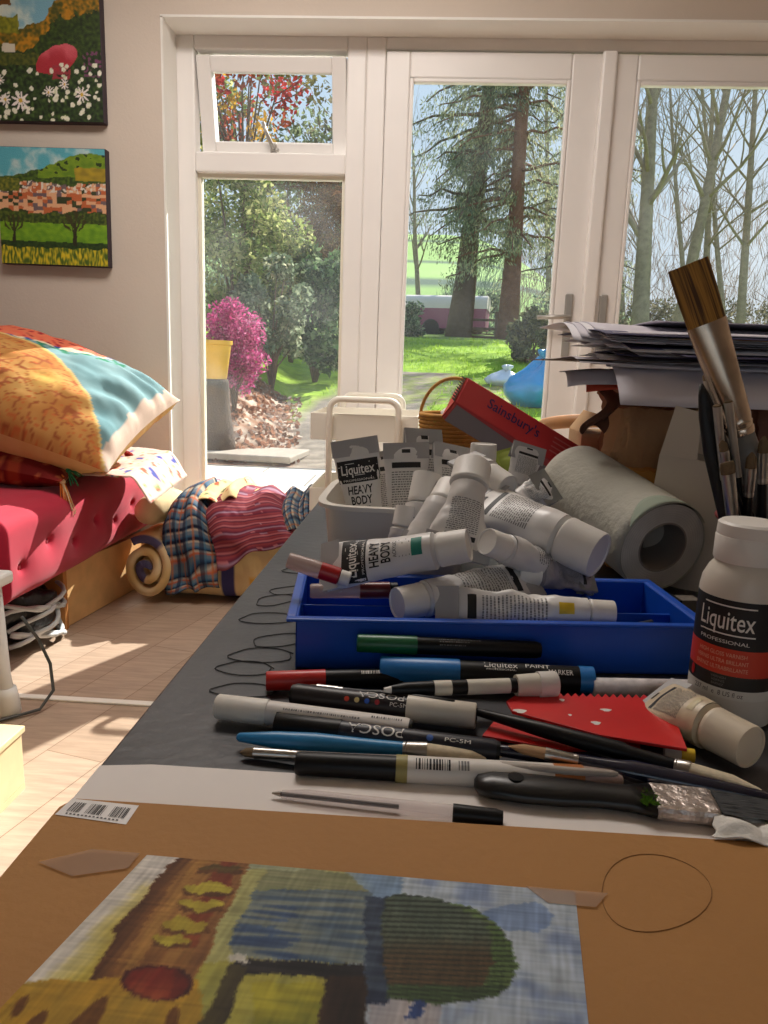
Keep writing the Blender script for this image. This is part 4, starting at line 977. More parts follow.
# ballpoint pen
rod('ballpoint_pen', 'clear ballpoint pen with black cap end lying on the white sheet', 'pen', PZ(272, 793, T+.0045), PZ(503, 818, T+.0055), [('tip', METAL, [(0, .0005), (.04, .0016)]), ('ink_refill', mat('ink_refill', (40, 30, 30), .4), [(.04, .0012), (.56, .0012)]), ('clear_barrel', clearmat('clear_pen', (238, 232, 230), .22, (246, 242, 242)), [(.045, .0022), (.16, .0038), (.80, .0040)]), ('cap', BLACK, [(.79, .0047), (.97, .0044), (1, .0036)])])
# crumpled tissue
def tis(u, v):
    p = PZ(712+10*abs(nz(v*2.1, 3))+80*u, 817+32*v-10*(1-u)*v, T+.006); return (p.x, p.y, T+.0065+.009*abs(nz(u*1.7, v*1.7, 4))+.0015*math.sin(u*9+v*4)*v)
o = MB().grid(tis, 40, 30).build('tissue', mat('white_tissue', (226, 224, 218), .9, bump=.2, bscale=200), smooth=True, solid=.0008); tag(o, 'crumpled white tissue lying on the board beside the flat brush', 'tissue')

# ---- varnish bottle
bc = PZ(738, 722, T); bM = Matrix.Translation((bc.x+.002, bc.y+.012, T+.0005)) @ Matrix.Rotation(math.atan2(-bc.x, bc.y+.01)*-1+R(4)-math.pi, 4, 'Z')
bM = Matrix.Translation((bc.x+.002, bc.y+.012, T+.0005)) @ Matrix.Rotation(-math.atan2(bc.x, bc.y)+R(4), 4, 'Z')   # local -Y faces the photographer
bM = bM @ Matrix.Translation((-.005, 0, 0)) @ Matrix.Rotation(R(-20), 4, 'Z'); bot = thing('varnish_bottle', 'white bottle of gloss varnish with black and red label, beside the tray', 'bottle', bM)
vb = mat('translucent_white', (214, 206, 194), .35, var=.02)
BR = .0285
b = MB(); b.lathe([(.024, 0), (.0278, .0015), (BR, .005), (BR, .030), (BR, .094), (.0275, .101), (.024, .109), (.0195, .1145), (.019, .118)], 48); b.build('bottle_body', vb, bot, smooth=False, auto=35)
b = MB(); b.lathe([(.0215, .1145), (.0222, .116), (.0222, .1315), (.0216, .1325), (.0218, .1335), (.0215, .1405), (.0195, .142), (.0005, .1422)], 44); b.build('flip_cap', CAPW, bot, auto=35)
def bmap(h0, off=.0004, a0=0.): return lambda u, v: Vector(((BR+off)*math.sin(a0+u/BR), -(BR+off)*math.cos(a0+u/BR), h0+v))
def bband(z0, z1, m, part, off=.00015, a=2.6, a0=0.):
    bb_ = MB(); bb_.grid(lambda u, v: bmap(0, off, a0)((u*2-1)*a*BR, z0+(z1-z0)*v), 44, 1); return bb_.build(part, m, bot, smooth=True)
bband(.0215, .0915, mat('label_white', (222, 216, 206), .4), 'label_base', .0001); bp1 = bband(.0575, .0915, INK, 'black_panel', .0002)
bp2 = bband(.0385, .0575, mat('label_red', (206, 62, 38), .4), 'red_panel', .0002); bp3 = bband(.0285, .0385, mat('label_brown', (42, 38, 34), .45), 'brown_panel', .0002, 2.0, .4)
b = MB(); put_text(b, 'Liquitex', .0135, bmap(.0765), width=.038, bold=.008)
f = bmap(0); 
for u0, u1, z in ((-.0185, -.0165, .0665), (-.0165, .019, .0866), (-.0165, .020, .0668)): b.grid(lambda u, v: f(u0+(u1-u0)*u, z+.0010*v), 8, 1)
put_text(b, 'PROFESSIONAL', .0026, bmap(.0620), width=.034); b.build('brand_lettering', WINK, bp1)
b = MB(); put_text(b, 'HIGH GLOSS VARNISH', .0030, bmap(.0530), width=.033); put_text(b, 'VERNIS ULTRA BRILLANT', .0030, bmap(.0480), width=.036); put_text(b, 'BARNIZ ULTRABRILLANTE', .0030, bmap(.0430), width=.036); b.build('red_panel_lettering', mat('pale_red_ink', (232, 168, 140), .5), bp2)
b = MB()
for i in range(3): put_text(b, ('VARNISH', 'VERNIS', 'BARNIZ')[i], .0018, bmap(.0362-.0026*i, .0005), width=.010-.001*i)
b.build('brown_panel_lettering', GREYINK, bp3)
b = MB(); put_text(b, '237 ml  e  8 US fl oz', .0036, bmap(.0250), width=.034); b.build('volume_lettering', mat('grey_brown_ink', (88, 76, 66), .5), bot)
b = MB(); b.grid(lambda u, v: f(-.0215+.0022*v*math.cos(6.283*u), .0345+.0040*v*math.sin(6.283*u)), 16, 1); b.build('red_emblem', mat('emblem_red', (190, 40, 36), .4), bot, M=Matrix.Translation((0, -.0004, 0)))
# small white bottle at the frame edge
sb = thing('small_bottle', 'small white bottle just behind and beyond the varnish bottle', 'bottle', Matrix.Translation((.270, .53, T+.0005)))
b = MB(); b.lathe([(.014, 0), (.016, .002), (.016, .035), (.010, .044), (.009, .05)], 28); b.build('bottle_body', vb, sb, auto=40)
b = MB(); b.lathe([(.0098, .047), (.0098, .062), (.008, .063), (.0005, .063)], 24); b.build('cap', CAPW, sb, auto=40)
rod('nozzle_bottle', 'small paint liner with black nozzle leaning between the tray and the varnish bottle', 'bottle', PY(694, 634, .68), PY(654, 592, .70), [('bottle_body', WHITE, [(0, .009), (.03, .0105), (.42, .0105), (.48, .007)]), ('label_collar', BLACK, [(.44, .0108), (.62, .0090), (.66, .006)]), ('nozzle', mat('grey_nozzle', (72, 70, 70), .4), [(.62, .0075), (.70, .0072), (.86, .0045), (.99, .0062), (1, .005)])])
rod('paint_tube_box', 'dark slim box lying behind the nozzle bottle near the varnish', 'box', PZ(672, 606, T+.012), PZ(706, 606, T+.012), [('carton', BLACK, [(0, .012), (1, .012)]), ('label_strip', mat('label_grey', (120, 112, 104), .5), [(.15, .0122), (.7, .0122)])], n=4, roll=R(45))

# ---- roll of lining paper
fc = PY(663, 551, .80); fc.z = T+.0545; bcx = PY(575, 484, .985)
rM = frameM(fc, bcx); rL = (bcx-fc).length
roll_ = thing('paper_roll', 'thick roll of greenish grey lining paper with an open core', 'paper roll', rM)
rp = mat('lining_paper', (186, 184, 172), .85, var=.06, scale=26, bump=.25, bscale=120); ep = mat('paper_edge', (206, 202, 196), .9, var=.10, scale=40)
b = MB(); RO, RI = .051, .0295
def spir(u, v):
    a = u*2*math.pi*1.06+2.2; r_ = RO+.0022*u; return (v*rL, r_*math.cos(a), r_*math.sin(a))
b.grid(spir, 90, 12); b.build('outer_sheet', rp, roll_, smooth=True, solid=.0006)
b = MB(); b.lathe([(RI, .0015), (RO-.0004, .0015)], 60, 'X', cap=False); b.build('layered_end', ep, roll_)
MB().lathe([(RO-.0004, rL-.001), (RI, rL-.001)], 60, 'X', cap=False).build('layered_end', ep, roll_)
b = MB()
for k in range(1, 8): 
    r_ = RI+(RO-RI)*k/8; b.lathe([(r_, .0012), (r_+.0003, .0012)], 60, 'X', cap=False)
b.build('layer_line', mat('edge_line', (182, 178, 172), .9), roll_)
b = MB(); b.lathe([(RI, .001), (RI, rL-.001)], 60, 'X', cap=False); b.lathe([(RI-.0018, rL-.001), (RI-.0018, .001)], 60, 'X', cap=False); b.lathe([(RI-.0018, .001), (RI, .001)], 60, 'X', cap=False)
b.build('cardboard_core', mat('grey_core', (150, 142, 134), .9), roll_, smooth=True)
b = MB(); b.grid(lambda u, v: (.001+.022*math.sin(math.pi*u)*v, (RO+.0026)*math.cos(.5+1.5*u), (RO+.0026)*math.sin(.5+1.5*u)), 24, 4); b.build('loose_corner', mat('green_grey_paper', (150, 162, 146), .85), roll_, smooth=True, solid=.0005)

# ---- red foil box
rbA, rbB = PY(455, 398, 1.075), PY(618, 497, 1.09)
rbM = frameM(rbA, rbB, (.25, -1.0, .75)); rbL = (rbB-rbA).length
rb = thing('foil_box', 'long red kitchen foil box leaning behind the paint tubes', 'box', rbM)
redc = mat('red_carton', (210, 66, 68), .3, var=.03, scale=12); hw_ = .0245
b = MB(); b.box((rbL/2, 0, 0), (rbL, 2*hw_, 2*hw_)); b.build('carton', redc, rb, bevel=.002)
b = MB(); b.grid(lambda u, v: (.004+u*(rbL-.008), -hw_-.0006, -hw_+2*hw_*.95*(v*(1 if u > .0 else 1))*(1-.55*u)), 20, 2); b.build('silver_side', mat('carton_silver', (150, 138, 140), .3, .5), rb)
b = MB(); b.box((-.0012, 0, 0), (.002, 2*hw_*.96, 2*hw_*.96)); b.build('end_flap', mat('carton_end', (206, 60, 48), .5), rb)
b = MB()
for i in range(9): b.add([(-.002, -hw_+.005*i, hw_+.0005), (-.010, -hw_+.005*i+.0025, hw_+.003), (-.002, -hw_+.005*(i+1), hw_+.0005)], [(0, 1, 2)])
b.build('cutter_strip', METAL, rb, solid=.0006)
b = MB(); put_text(b, "Sainsbury's", .017, lambda u, v: Vector((.085+u, v+.004, hw_+.0006)), width=.085, bold=.01); b.build('brand_lettering', mat('navy_print', (52, 40, 92), .5), rb)
b = MB()
for i in range(4): 
    x = .15; b.add([(x, .012-.008*i, hw_+.0006), (x+.06-.01*(i % 2), .012-.008*i, hw_+.0006), (x+.06-.01*(i % 2), .0145-.008*i, hw_+.0006), (x, .0145-.008*i, hw_+.0006)], [(0, 1, 2, 3)])
b.build('small_print', mat('pink_print', (222, 120, 120), .5), rb)

# ---- wicker basket at the far table end
bk_ = thing('wicker_basket', 'small honey coloured wicker basket at the window end of the table', 'basket', Matrix.Translation((.045, 1.33, T+.0005)))
wk = mat('wicker', (206, 150, 72), .65, var=.15, scale=40)
b = MB(); n_ = 60
for k in range(22):
    z = .006+k*.0068; r_ = .045+.012*(k/21)**.7; pts = [((r_+.0022*(1 if (i+k) % 2 else -1))*math.cos(2*math.pi*i/n_), (r_+.0022*(1 if (i+k) % 2 else -1))*math.sin(2*math.pi*i/n_), z) for i in range(n_+1)]
    b.path(pts, .0036, 6)
b.build('woven_side', wk, bk_, smooth=True)
b = MB(); b.lathe([(.046, 0), (.046, .006)], 40); b.build('basket_base', wk, bk_)
b = MB(); b.path([(.06*math.cos(a), .01, .145+.075*math.sin(a)) for a in [math.pi*i/20 for i in range(21)]], .003, 8); b.build('handle', wk, bk_, smooth=True)
b = MB(); b.path([(.058*math.cos(2*math.pi*i/40), .058*math.sin(2*math.pi*i/40), .155) for i in range(41)], .0045, 8); b.build('rim', wk, bk_, smooth=True)
o = MB().grid(lambda u, v: (.022+.07*u, 1.30+.05*v, T+.150+.020*math.sin(u*3)+.01*v), 12, 8).build('paper_napkin', paper, smooth=True, solid=.001); tag(o, 'folded white paper tucked into the top of the wicker basket', 'napkin')

# ---- pile of brown bags, carton and papers
def crump(name, label, c, dims, m, seed, amp=.10, n=30, rot=0):
    c = Vector(c); root = thing(name, label, 'bag', Matrix.Translation(c) @ Matrix.Rotation(rot, 4, 'Z'))
    def rg(x, y, z): return 1-2*abs(nz(x, y, z))
    def f(u, v):
        a = 2*math.pi*u; s = .45; x = math.copysign(abs(math.cos(a))**s, math.cos(a)); y = math.copysign(abs(math.sin(a))**s, math.sin(a))
        k = 1-amp*.7+amp*(.9*nz(x*1.3+seed, y*1.3, v*2)+.55*rg(x*1.7+seed, y*1.7, v*2.6)+.30*rg(x*3.4, y*3.4+seed, v*5.5)+.12*rg(x*8, y*8+seed, v*13)); q = 1 if v > .03 else .96
        return Vector((x*dims[0]/2*k*q*(1-.10*v), y*dims[1]/2*k*q*(1-.10*v), dims[2]*v-.05*dims[2]*v*v*(.5+.5*rg(x*2+seed, y*2, 3))))
    b = MB(); b.grid(f, 4*n, n, wrap=True); k = len(b.v); b.f.append(tuple(range(4*n-1, -1, -1))); b.f.append(tuple(range(k-4*n, k)))
    b.build('bag_body', m, root, auto=24); return root
kraft = mat('kraft_paper', (150, 106, 74), .8, var=.10, scale=14, bump=.5, bscale=40)
kraft2 = mat('kraft_paper_light', (190, 148, 108), .8, var=.08, scale=14, bump=.4, bscale=40)
crump('paper_bag', 'large crumpled brown paper bag standing under the stack of papers', (.395, 1.09, T+.0005), (.30, .20, .242), kraft, 2, .22)
o1 = crump('paper_bag', 'lighter creased paper bag in front of the larger brown one', (.300, .985, T+.0005), (.135, .075, .205), kraft2, 7, .26)
o2 = crump('paper_bag', 'brown paper bag with rolled top at the frame side of the heap', (.47, .93, T+.0005), (.20, .10, .235), mat('kraft_paper_red', (120, 78, 60), .8, var=.1, scale=12, bump=.5, bscale=30), 11, .24)
# cardboard upright box behind the roll
cb = thing('cardboard_box', 'plain cardboard box standing between the window and the paper bags', 'box', Matrix.Translation((.262, 1.16, T+.0005)))
kb = mat('cardboard', (196, 160, 118), .8, var=.05, scale=10)
MB().box((0, 0, .075), (.07, .10, .15)).build('box_body', kb, cb, bevel=.001)
for s, a in ((-1, 35), (1, -40)): MB().box((0, .0, .0), (.002, .10, .035)).build('flap', kb, cb, M=Matrix.Translation((s*.034, 0, .15)) @ Matrix.Rotation(R(-s*abs(a)), 4, 'Y') @ Matrix.Translation((0, 0, .0175)))
# torn curling leaf of brown paper
tc_ = PY(606, 404, .96)
def torn(u, v):
    p = PY(612-14*v+7*math.sin(5*v), 388+42*v, .955-.03*v); return Vector((p.x+(u-.5)*.020*(1+.7*math.sin(v*9)), p.y+.012*math.sin(u*5+v*6), p.z+.006*math.sin(u*6+v*4)))
o = MB().grid(torn, 10, 24).build('torn_paper', mat('dark_kraft', (92, 58, 42), .8, var=.15, scale=30), smooth=False, solid=.001); tag(o, 'dark curled scrap of torn brown paper hanging from the pile edge', 'paper')
# yellow onion-like ochre bundle behind the roll
o = crump('paper_parcel', 'small ochre paper parcel tucked between the roll and the open carton', (.262, .93, T+.0005), (.06, .05, .128), mat('ochre_paper', (206, 150, 72), .7, var=.1, scale=20), 5, .14)
# open white carton with flaps
wc = thing('open_carton', 'open pale card carton with raised flaps standing behind the paper roll', 'box', Matrix.Translation((.305, .865, T+.0005)) @ Matrix.Rotation(R(-30), 4, 'Z') @ Matrix.Rotation(R(4), 4, 'Y'))
wcm = mat('pale_card', (206, 196, 182), .75, var=.03, scale=8)
cw_, cd_, chh = .080, .062, .148
b = MB()
for x, y, sx, sy in ((0, -cd_/2, cw_, .0012), (0, cd_/2, cw_, .0012), (-cw_/2, 0, .0012, cd_), (cw_/2, 0, .0012, cd_)): b.box((x, y, chh/2), (sx, sy, chh))
b.box((0, 0, .001), (cw_, cd_, .0015)); b.build('carton_walls', wcm, wc)
b = MB(); b.prism([(-.5*cw_, 0), (.0, 0), (-.06*cw_, .052), (-.42*cw_, .056)], 0, .0012); b.build('flap', wcm, wc, M=Matrix.Translation((0, -cd_/2, chh)) @ Matrix.Rotation(R(84), 4, 'X'))
b = MB(); b.prism([(-.5*cd_, 0), (.5*cd_, 0), (.4*cd_, .03), (-.4*cd_, .03)], 0, .0012); b.build('flap', wcm, wc, M=Matrix.Translation((cw_/2, 0, chh)) @ Matrix.Rotation(R(90), 4, 'Z') @ Matrix.Rotation(R(40), 4, 'X'))
b = MB(); b.prism([(-.5*cw_, 0), (.5*cw_, 0), (.45*cw_, .045), (-.45*cw_, .045)], 0, .0012); b.build('flap', wcm, wc, M=Matrix.Translation((0, cd_/2, chh)) @ Matrix.Rotation(R(60), 4, 'X'))

# stack of papers on the bags
PZ0 = T+.2435
def sheetgrid(name, label, poly, z, m, curl, seed, group='loose papers on the brown bags', cat='paper'):
    A, B, C, D = [Vector(p) for p in poly]
    def f(u, v):
        p = A*(1-u)*(1-v)+B*u*(1-v)+C*u*v+D*(1-u)*v
        p.z = z+curl[0]*max(0, .45-u)**2*4+curl[1]*max(0, .4-v)**2*5+.0012*nz(u*4, v*4, seed); return p
    o = MB().grid(f, 20, 16).build(name, m, smooth=True, solid=.0007); return tag(o, label, cat, group)
lav = mat('lavender_white_paper', (206, 202, 212), .7); wp = mat('bright_paper', (222, 220, 226), .65); pur = mat('indigo_paper', (70, 66, 100), .7); org = mat('orange_red_card', (206, 80, 52), .65, var=.08, scale=14); maroon = mat('maroon_folder', (112, 34, 48), .6); ochre = mat('ochre_card', (196, 140, 66), .7, var=.1, scale=14); blk = mat('black_card', (22, 22, 26), .4); brn = mat('brown_card_sheet', (112, 88, 72), .7)
def rect4(x0, x1, y0, y1, a):
    cx, cy = (x0+x1)/2, (y0+y1)/2; c, s = math.cos(R(a)), math.sin(R(a))
    return [(cx+(x-cx)*c-(y-cy)*s, cy+(x-cx)*s+(y-cy)*c, 0) for x, y in ((x0, y0), (x1, y0), (x1, y1), (x0, y1))]
sheetgrid('folder', 'maroon folder at the bottom of the paper stack', rect4(.33, .64, .93, 1.2, 2), PZ0+.002, maroon, (0, -.01), 1, None, 'folder')
sheetgrid('card_sheet', 'orange red card sheet curling out beneath the papers', rect4(.205, .42, .915, 1.10, -9), PZ0+.004, org, (-.010, -.03), 2, None, 'card')
sheetgrid('paper_slip', 'small pale grey slip hanging out below the orange card', rect4(.172, .30, .925, 1.04, -4), PZ0-.000, lav, (-.006, -.022), 3, None)
sheetgrid('paper_sheet', 'broad white sheet drooping towards the brushes under the brown one', rect4(.225, .62, .845, 1.12, -4), PZ0+.0075, lav, (.0, -.058), 4, None)
sheetgrid('paper_sheet', 'thin brown sheet whose corner sticks out farthest towards the door handle', rect4(.148, .50, .93, 1.17, 3), PZ0+.0105, brn, (0, 0), 5, None)
zz = PZ0+.012; kk = 0
def filler(n, x, a):
    global zz, kk
    for i in range(n):
        kk += 1; zz += .0015
        sheetgrid('paper_sheet', 'flat sheet in the middle of the paper stack, only its edge showing', rect4(x+rnd.uniform(-.012, .02), .61, .91+rnd.uniform(-.01, .02), 1.17, a+rnd.uniform(-3, 3)), zz, (lav, wp, wp, lav, wp, wp, pur)[kk % 7], (.004*rnd.random(), -.004-.014*rnd.random()), 20+kk, 'flat sheets in the middle of the paper stack')
sheetgrid('paper_sheet', 'lavender white sheet lying directly above the brown one', rect4(.185, .56, .905, 1.16, -3), PZ0+.012, lav, (.004, -.010), 6, None)
filler(6, .22, -2)
zz += .002; sheetgrid('paper_sheet', 'dark indigo sheet near the middle of the paper stack', rect4(.275, .60, .885, 1.15, 5), zz, pur, (0, -.008), 7, None)
filler(4, .235, 1)
zz += .002; sheetgrid('card_sheet', 'black glossy card in the upper part of the paper stack', rect4(.275, .62, .90, 1.16, -2), zz, blk, (0, .0), 8, None, 'card')
filler(6, .21, 2)
zz += .002; sheetgrid('card_sheet', 'ochre painted card near the top of the paper stack', rect4(.275, .63, .915, 1.18, 1), zz, ochre, (-.002, -.004), 10, None, 'card')
filler(5, .205, 2)
for k in range(4):
    zz += .0022
    sheetgrid('paper_sheet', 'pale sheet with a curled edge at the top of the paper stack', rect4(.172+.010*k, .62, .96+.005*k, 1.22, 1.5), zz, lav if k % 2 else wp, (.012-.002*k, -.034+.005*k), 11+k, 'curled sheets on top of the paper stack')
zz += .003; sheetgrid('paper_sheet', 'topmost pale lilac sheet reaching out of frame on the paper stack', rect4(.27, .66, .98, 1.26, 4), zz, lav, (0, 0), 16, None)

# ---- pot of brushes
pc_ = Vector((.302, .655, T+.0005))
bp_ = thing('brush_pot', 'dark pot with a dull red rim holding upright brushes behind the varnish bottle', 'pot', Matrix.Translation(pc_))
b = MB(); b.lathe([(.030, 0), (.033, .004), (.041, .118), (.038, .118), (.030, .008), (.001, .008)], 40); b.build('pot_wall', mat('dark_pot', (38, 30, 32), .5), bp_, auto=40)
b = MB(); b.path([(.0405*math.cos(2*math.pi*i/40), .0405*math.sin(2*math.pi*i/40), .1185) for i in range(41)], .0035, 8); b.build('rim', mat('dull_red', (132, 40, 42), .45), bp_, smooth=True)
# biggest brush
A_, B_ = PY(776, 545, .665), PY(688, 264, .665)
Mx = frameM(A_, B_, (0, -1, .25)); L = (B_-A_).length
bg_ = thing('flat_brush', 'largest flat paintbrush with amber bristles standing tallest in the pot', 'paintbrush', Mx, None)
gh = mat('grey_stained_handle', (120, 116, 110), .4, var=.35, scale=40); copf = mat('dull_copper_ferrule', (196, 176, 156), .25, 1., var=.3, scale=30)
b = MB(); b.lathe([(.0085, 0), (.0095, .12*L), (.0115, .32*L), (.0105, .42*L)], 24, 'X'); b.build('handle', gh, bg_, smooth=True)
fp = [(.41, .0112, .0112), (.43, .0122, .0122), (.435, .0112, .0112), (.45, .0124, .0124), (.455, .0115, .0115), (.47, .0125, .0122), (.62, .0145, .0100), (.80, .0175, .0065)]
b = MB(); b.lathe([(1, p[0]*L) for p in fp], 32, 'X', [(p[1], p[2]) for p in fp]); b.build('ferrule', copf, bg_, auto=50)
b = MB()
fb = [(.80, .0168, .006), (.90, .0180, .0048), (.985, .0182, .003), (1., .0176, .0022)]
b.lathe([(1, p[0]*L) for p in fb], 60, 'X', [(p[1], p[2]) for p in fb])
bm_ = mat('amber_bristle', (150, 104, 40), .7); nt_ = bm_.node_tree; n1 = nt_.nodes.new('ShaderNodeTexNoise'); n1.inputs['Scale'].default_value = 1.; tcx = nt_.nodes.new('ShaderNodeTexCoord'); mpx = nt_.nodes.new('ShaderNodeMapping'); mpx.inputs['Scale'].default_value = (12, 500, 100)
nt_.links.new(tcx.outputs['Object'], mpx.inputs[0]); nt_.links.new(mpx.outputs[0], n1.inputs['Vector']); crx = nt_.nodes.new('ShaderNodeValToRGB'); crx.color_ramp.elements[0].position = .38; crx.color_ramp.elements[1].position = .62
crx.color_ramp.elements[0].color = lin((84, 54, 20)); crx.color_ramp.elements[1].color = lin((180, 130, 54)); nt_.links.new(n1.outputs[0], crx.inputs[0]); nt_.links.new(crx.outputs[0], nt_.nodes['Principled BSDF'].inputs['Base Color'])
b.build('bristles', bm_, bg_)
def potbrush(label, tip, hr, ferr, bris, hm_, bm, ferm=METAL, flatk=1., y=.64, fr_=None):
    base = Vector((pc_.x+rnd.uniform(-.012, .012), pc_.y+rnd.uniform(-.010, .010), T+.012)); tp = PY(tip[0], tip[1], y)
    return brush(label, base, tp, hr, hm_, ferr, bris, bm, flatk, ferm=ferm, thick=.4, fr_=fr_, upv=(0, -1, 0))
b1 = thing('palette_knife', 'broad black palette knife handle standing beside the largest flat brush', 'palette knife', frameM(Vector((.300, .632, T+.012)), PY(701, 384, .655), (0, -1, .2)))
Lk = (PY(701, 384, .655)-Vector((.300, .632, T+.012))).length
b = MB(); b.lathe([(1, t_*Lk) for t_ in (0, .05, .45, .75, .88, .96, 1)], 20, 'X', [(a_, c_2) for a_, c_2 in ((.004, .002), (.007, .004), (.0115, .005), (.0115, .005), (.0085, .004), (.0045, .003), (.0015, .001))]); b.build('handle', mat('matt_black', (14, 14, 17), .5), b1, smooth=True)
potbrush('black handled brush standing close against the ferrule of the largest brush', (706, 372), .0050, .10, .03, BLACK, BRB, y=.675)
potbrush('thin brush with long silver ferrule, first of the two small ones in the pot', (717, 404), .0032, .30, .01, BLACK, BRB, y=.632, fr_=.0036)
potbrush('thin brush with long silver ferrule leaning beside the first small one', (728, 400), .0032, .30, .01, BLACK, BRB, y=.640, fr_=.0036)
potbrush('short brush with shiny flat ferrule low at the pot rim', (727, 462), .0040, .36, .06, BLACK, BRB, y=.615, flatk=.6, fr_=.0052)
potbrush('short black brush with a teal paint mark leaning out over the pot rim', (722, 440), .0045, .12, .05, mat('teal_stained_black', (16, 22, 24), .4), BRB, y=.625)
potbrush('black brush standing at the frame side of the pot', (764, 436), .0055, .15, .08, BLACK, BRB, y=.65)
potbrush('dark brush leaning towards the frame edge in the pot', (752, 452), .0055, .15, .08, BLACK, BRB, y=.63)

# ---- white trolley by the doors
tr = thing('utility_trolley', 'white metal utility trolley with looped handles standing by the doors', 'trolley', Matrix.Translation((-.208, 2.6, 0)))
tw = mat('trolley_white', (228, 222, 210), .4, var=.02)
hx_, hy_ = .175, .195
for y in (-1, 1):
    rr_ = .035; hxx = .112; zt = .735
    pts = [(-hxx, y*hy_, .05), (-hxx, y*hy_, zt-rr_)]+[(-hxx+rr_-rr_*math.cos(a), y*hy_, zt-rr_+rr_*math.sin(a)) for a in [math.pi/2*i/6 for i in range(1, 7)]]+[(hxx-rr_+rr_*math.sin(a), y*hy_, zt-rr_+rr_*math.cos(a)) for a in [math.pi/2*i/6 for i in range(0, 7)]]+[(hxx, y*hy_, .05)]
    b = MB(); b.path(pts, .0105, 12); b.build('handle_loop', tw, tr, smooth=True)
for z, hh_ in ((.60, .088), (.36, .08), (.12, .08)):
    b = MB(); b.box((0, 0, z+.003), (2*hx_, 2*hy_-.03, .005))
    for x in (-hx_, hx_): b.box((x, 0, z+hh_/2), (.004, 2*hy_-.03, hh_))
    for y in (-hy_+.015, hy_-.015): b.box((0, y, z+hh_/2), (2*hx_, .004, hh_))
    b.build('shelf_tray', tw, tr, bevel=.002)
for x in (-hxx, hxx):
    for y in (-hy_, hy_):
        b = MB(); b.lathe([(.012, -.011), (.024, -.011), (.026, -.006), (.026, .006), (.024, .011), (.012, .011)], 22, 'X'); b.build('castor', mat('castor_grey', (90, 90, 92), .5), tr, M=Matrix.Translation((x, y, .027)), auto=40)
# ---- bentwood chair at the far end of the table
cc_ = thing('bentwood_chair', 'light brown bentwood chair with curved back beyond the table end', 'chair', Matrix.Translation((.50, 1.86, 0)))
bw = mat('bentwood', (176, 128, 84), .45, var=.1, scale=14)
b = MB(); b.path([(.21*math.cos(a), .17*math.sin(a)*-1+.02, .715+.03*math.sin(a)) for a in [math.pi*(i/24) for i in range(25)]], .016, 12); b.build('back_rail', bw, cc_, smooth=True)
for x in (-.19, .19):
    b = MB(); b.path([(x, .0, .02), (x*.98, -.02, .45), (x*1.08, .01, .715)], [.015, .017, .013], 12); b.build('leg', bw, cc_, smooth=True)
    b = MB(); b.path([(x*.9, .34, .004), (x*.85, .30, .44)], [.013, .017], 12); b.build('leg', bw, cc_, smooth=True)
b = MB(); b.lathe([(.01, .435), (.19, .435), (.205, .445), (.205, .462), (.19, .468), (.01, .462)], 40); b.build('seat', bw, cc_, auto=40, M=Matrix.Translation((0, .16, 0)))
# ================================================================== GARDEN
def ground_z(x, y):
    if y < 6.3: z = -.05
    else: z = -.05 + .128*max(0, y-6.3)*sstep(6., 8.5, y) if y < 18.2 else -.05+.128*11.9+.055*(y-18.2)
    bank = sstep(-1.35, -2.0, x+(y-7)*.16)*sstep(6.4, 7.6, y)
    z += .32*bank*sstep(22, 9, y)
    z += .04*fbm(x*.8, y*.8, 2)*sstep(6.2, 8, y)
    if y > 40: z += (y-40)*.02
    return z
def ground_c(x, y):
    n = fbm(x*1.3, y*1.3, 5); n2 = nz(x*9, y*9, 1)
    g = mixc((112, 148, 34), (160, 190, 52), .5+n*1.2+n2*.3)
    path = abs(x-(-1.0+.10*(y-6.5)))-.62-.25*n
    gravel = mixc((150, 138, 122), (112, 102, 90), .5+n2)
    litter = mixc((150, 112, 86), (92, 66, 52), .5+n2*1.2) if nz(x*16, y*16, 3) < .25 else (196, 178, 158)
    c = g
    if y < 12.5 and path < 0: c = gravel
    elif path < .2 and y < 12.5: c = mixc(gravel, g, path/.2)
    if x+(y-7)*.17 < -1.30+.25*n and y < 9.6: c = litter
    if 9.5 < y < 12 and abs(x-.3) < 1.3+n and n2 > -.1: c = mixc(gravel, g, .35)
    if y > 19: c = mixc((120, 150, 50), (96, 112, 56), .5+n)
    return c
xs = [-26+i*1.2 for i in range(19)]+[-3.4+i*.12 for i in range(60)]+[3.9+i*.9 for i in range(34)]
ys = [6.27+i*.11 for i in range(115)]+[18.9+i*.7 for i in range(44)]
b = MB(); vs = [(x, y, ground_z(x, y)) for y in ys for x in xs]; n_ = len(xs)
b.add(vs, [(j*n_+i, j*n_+i+1, (j+1)*n_+i+1, (j+1)*n_+i) for j in range(len(ys)-1) for i in range(n_-1)], [ground_c(x, y) for y in ys for x in xs])
b.build('ground', mat('garden_soil', None, .95, var=.22, scale=9, bump=.6, bscale=14, spec=.1), smooth=True, kind='structure')
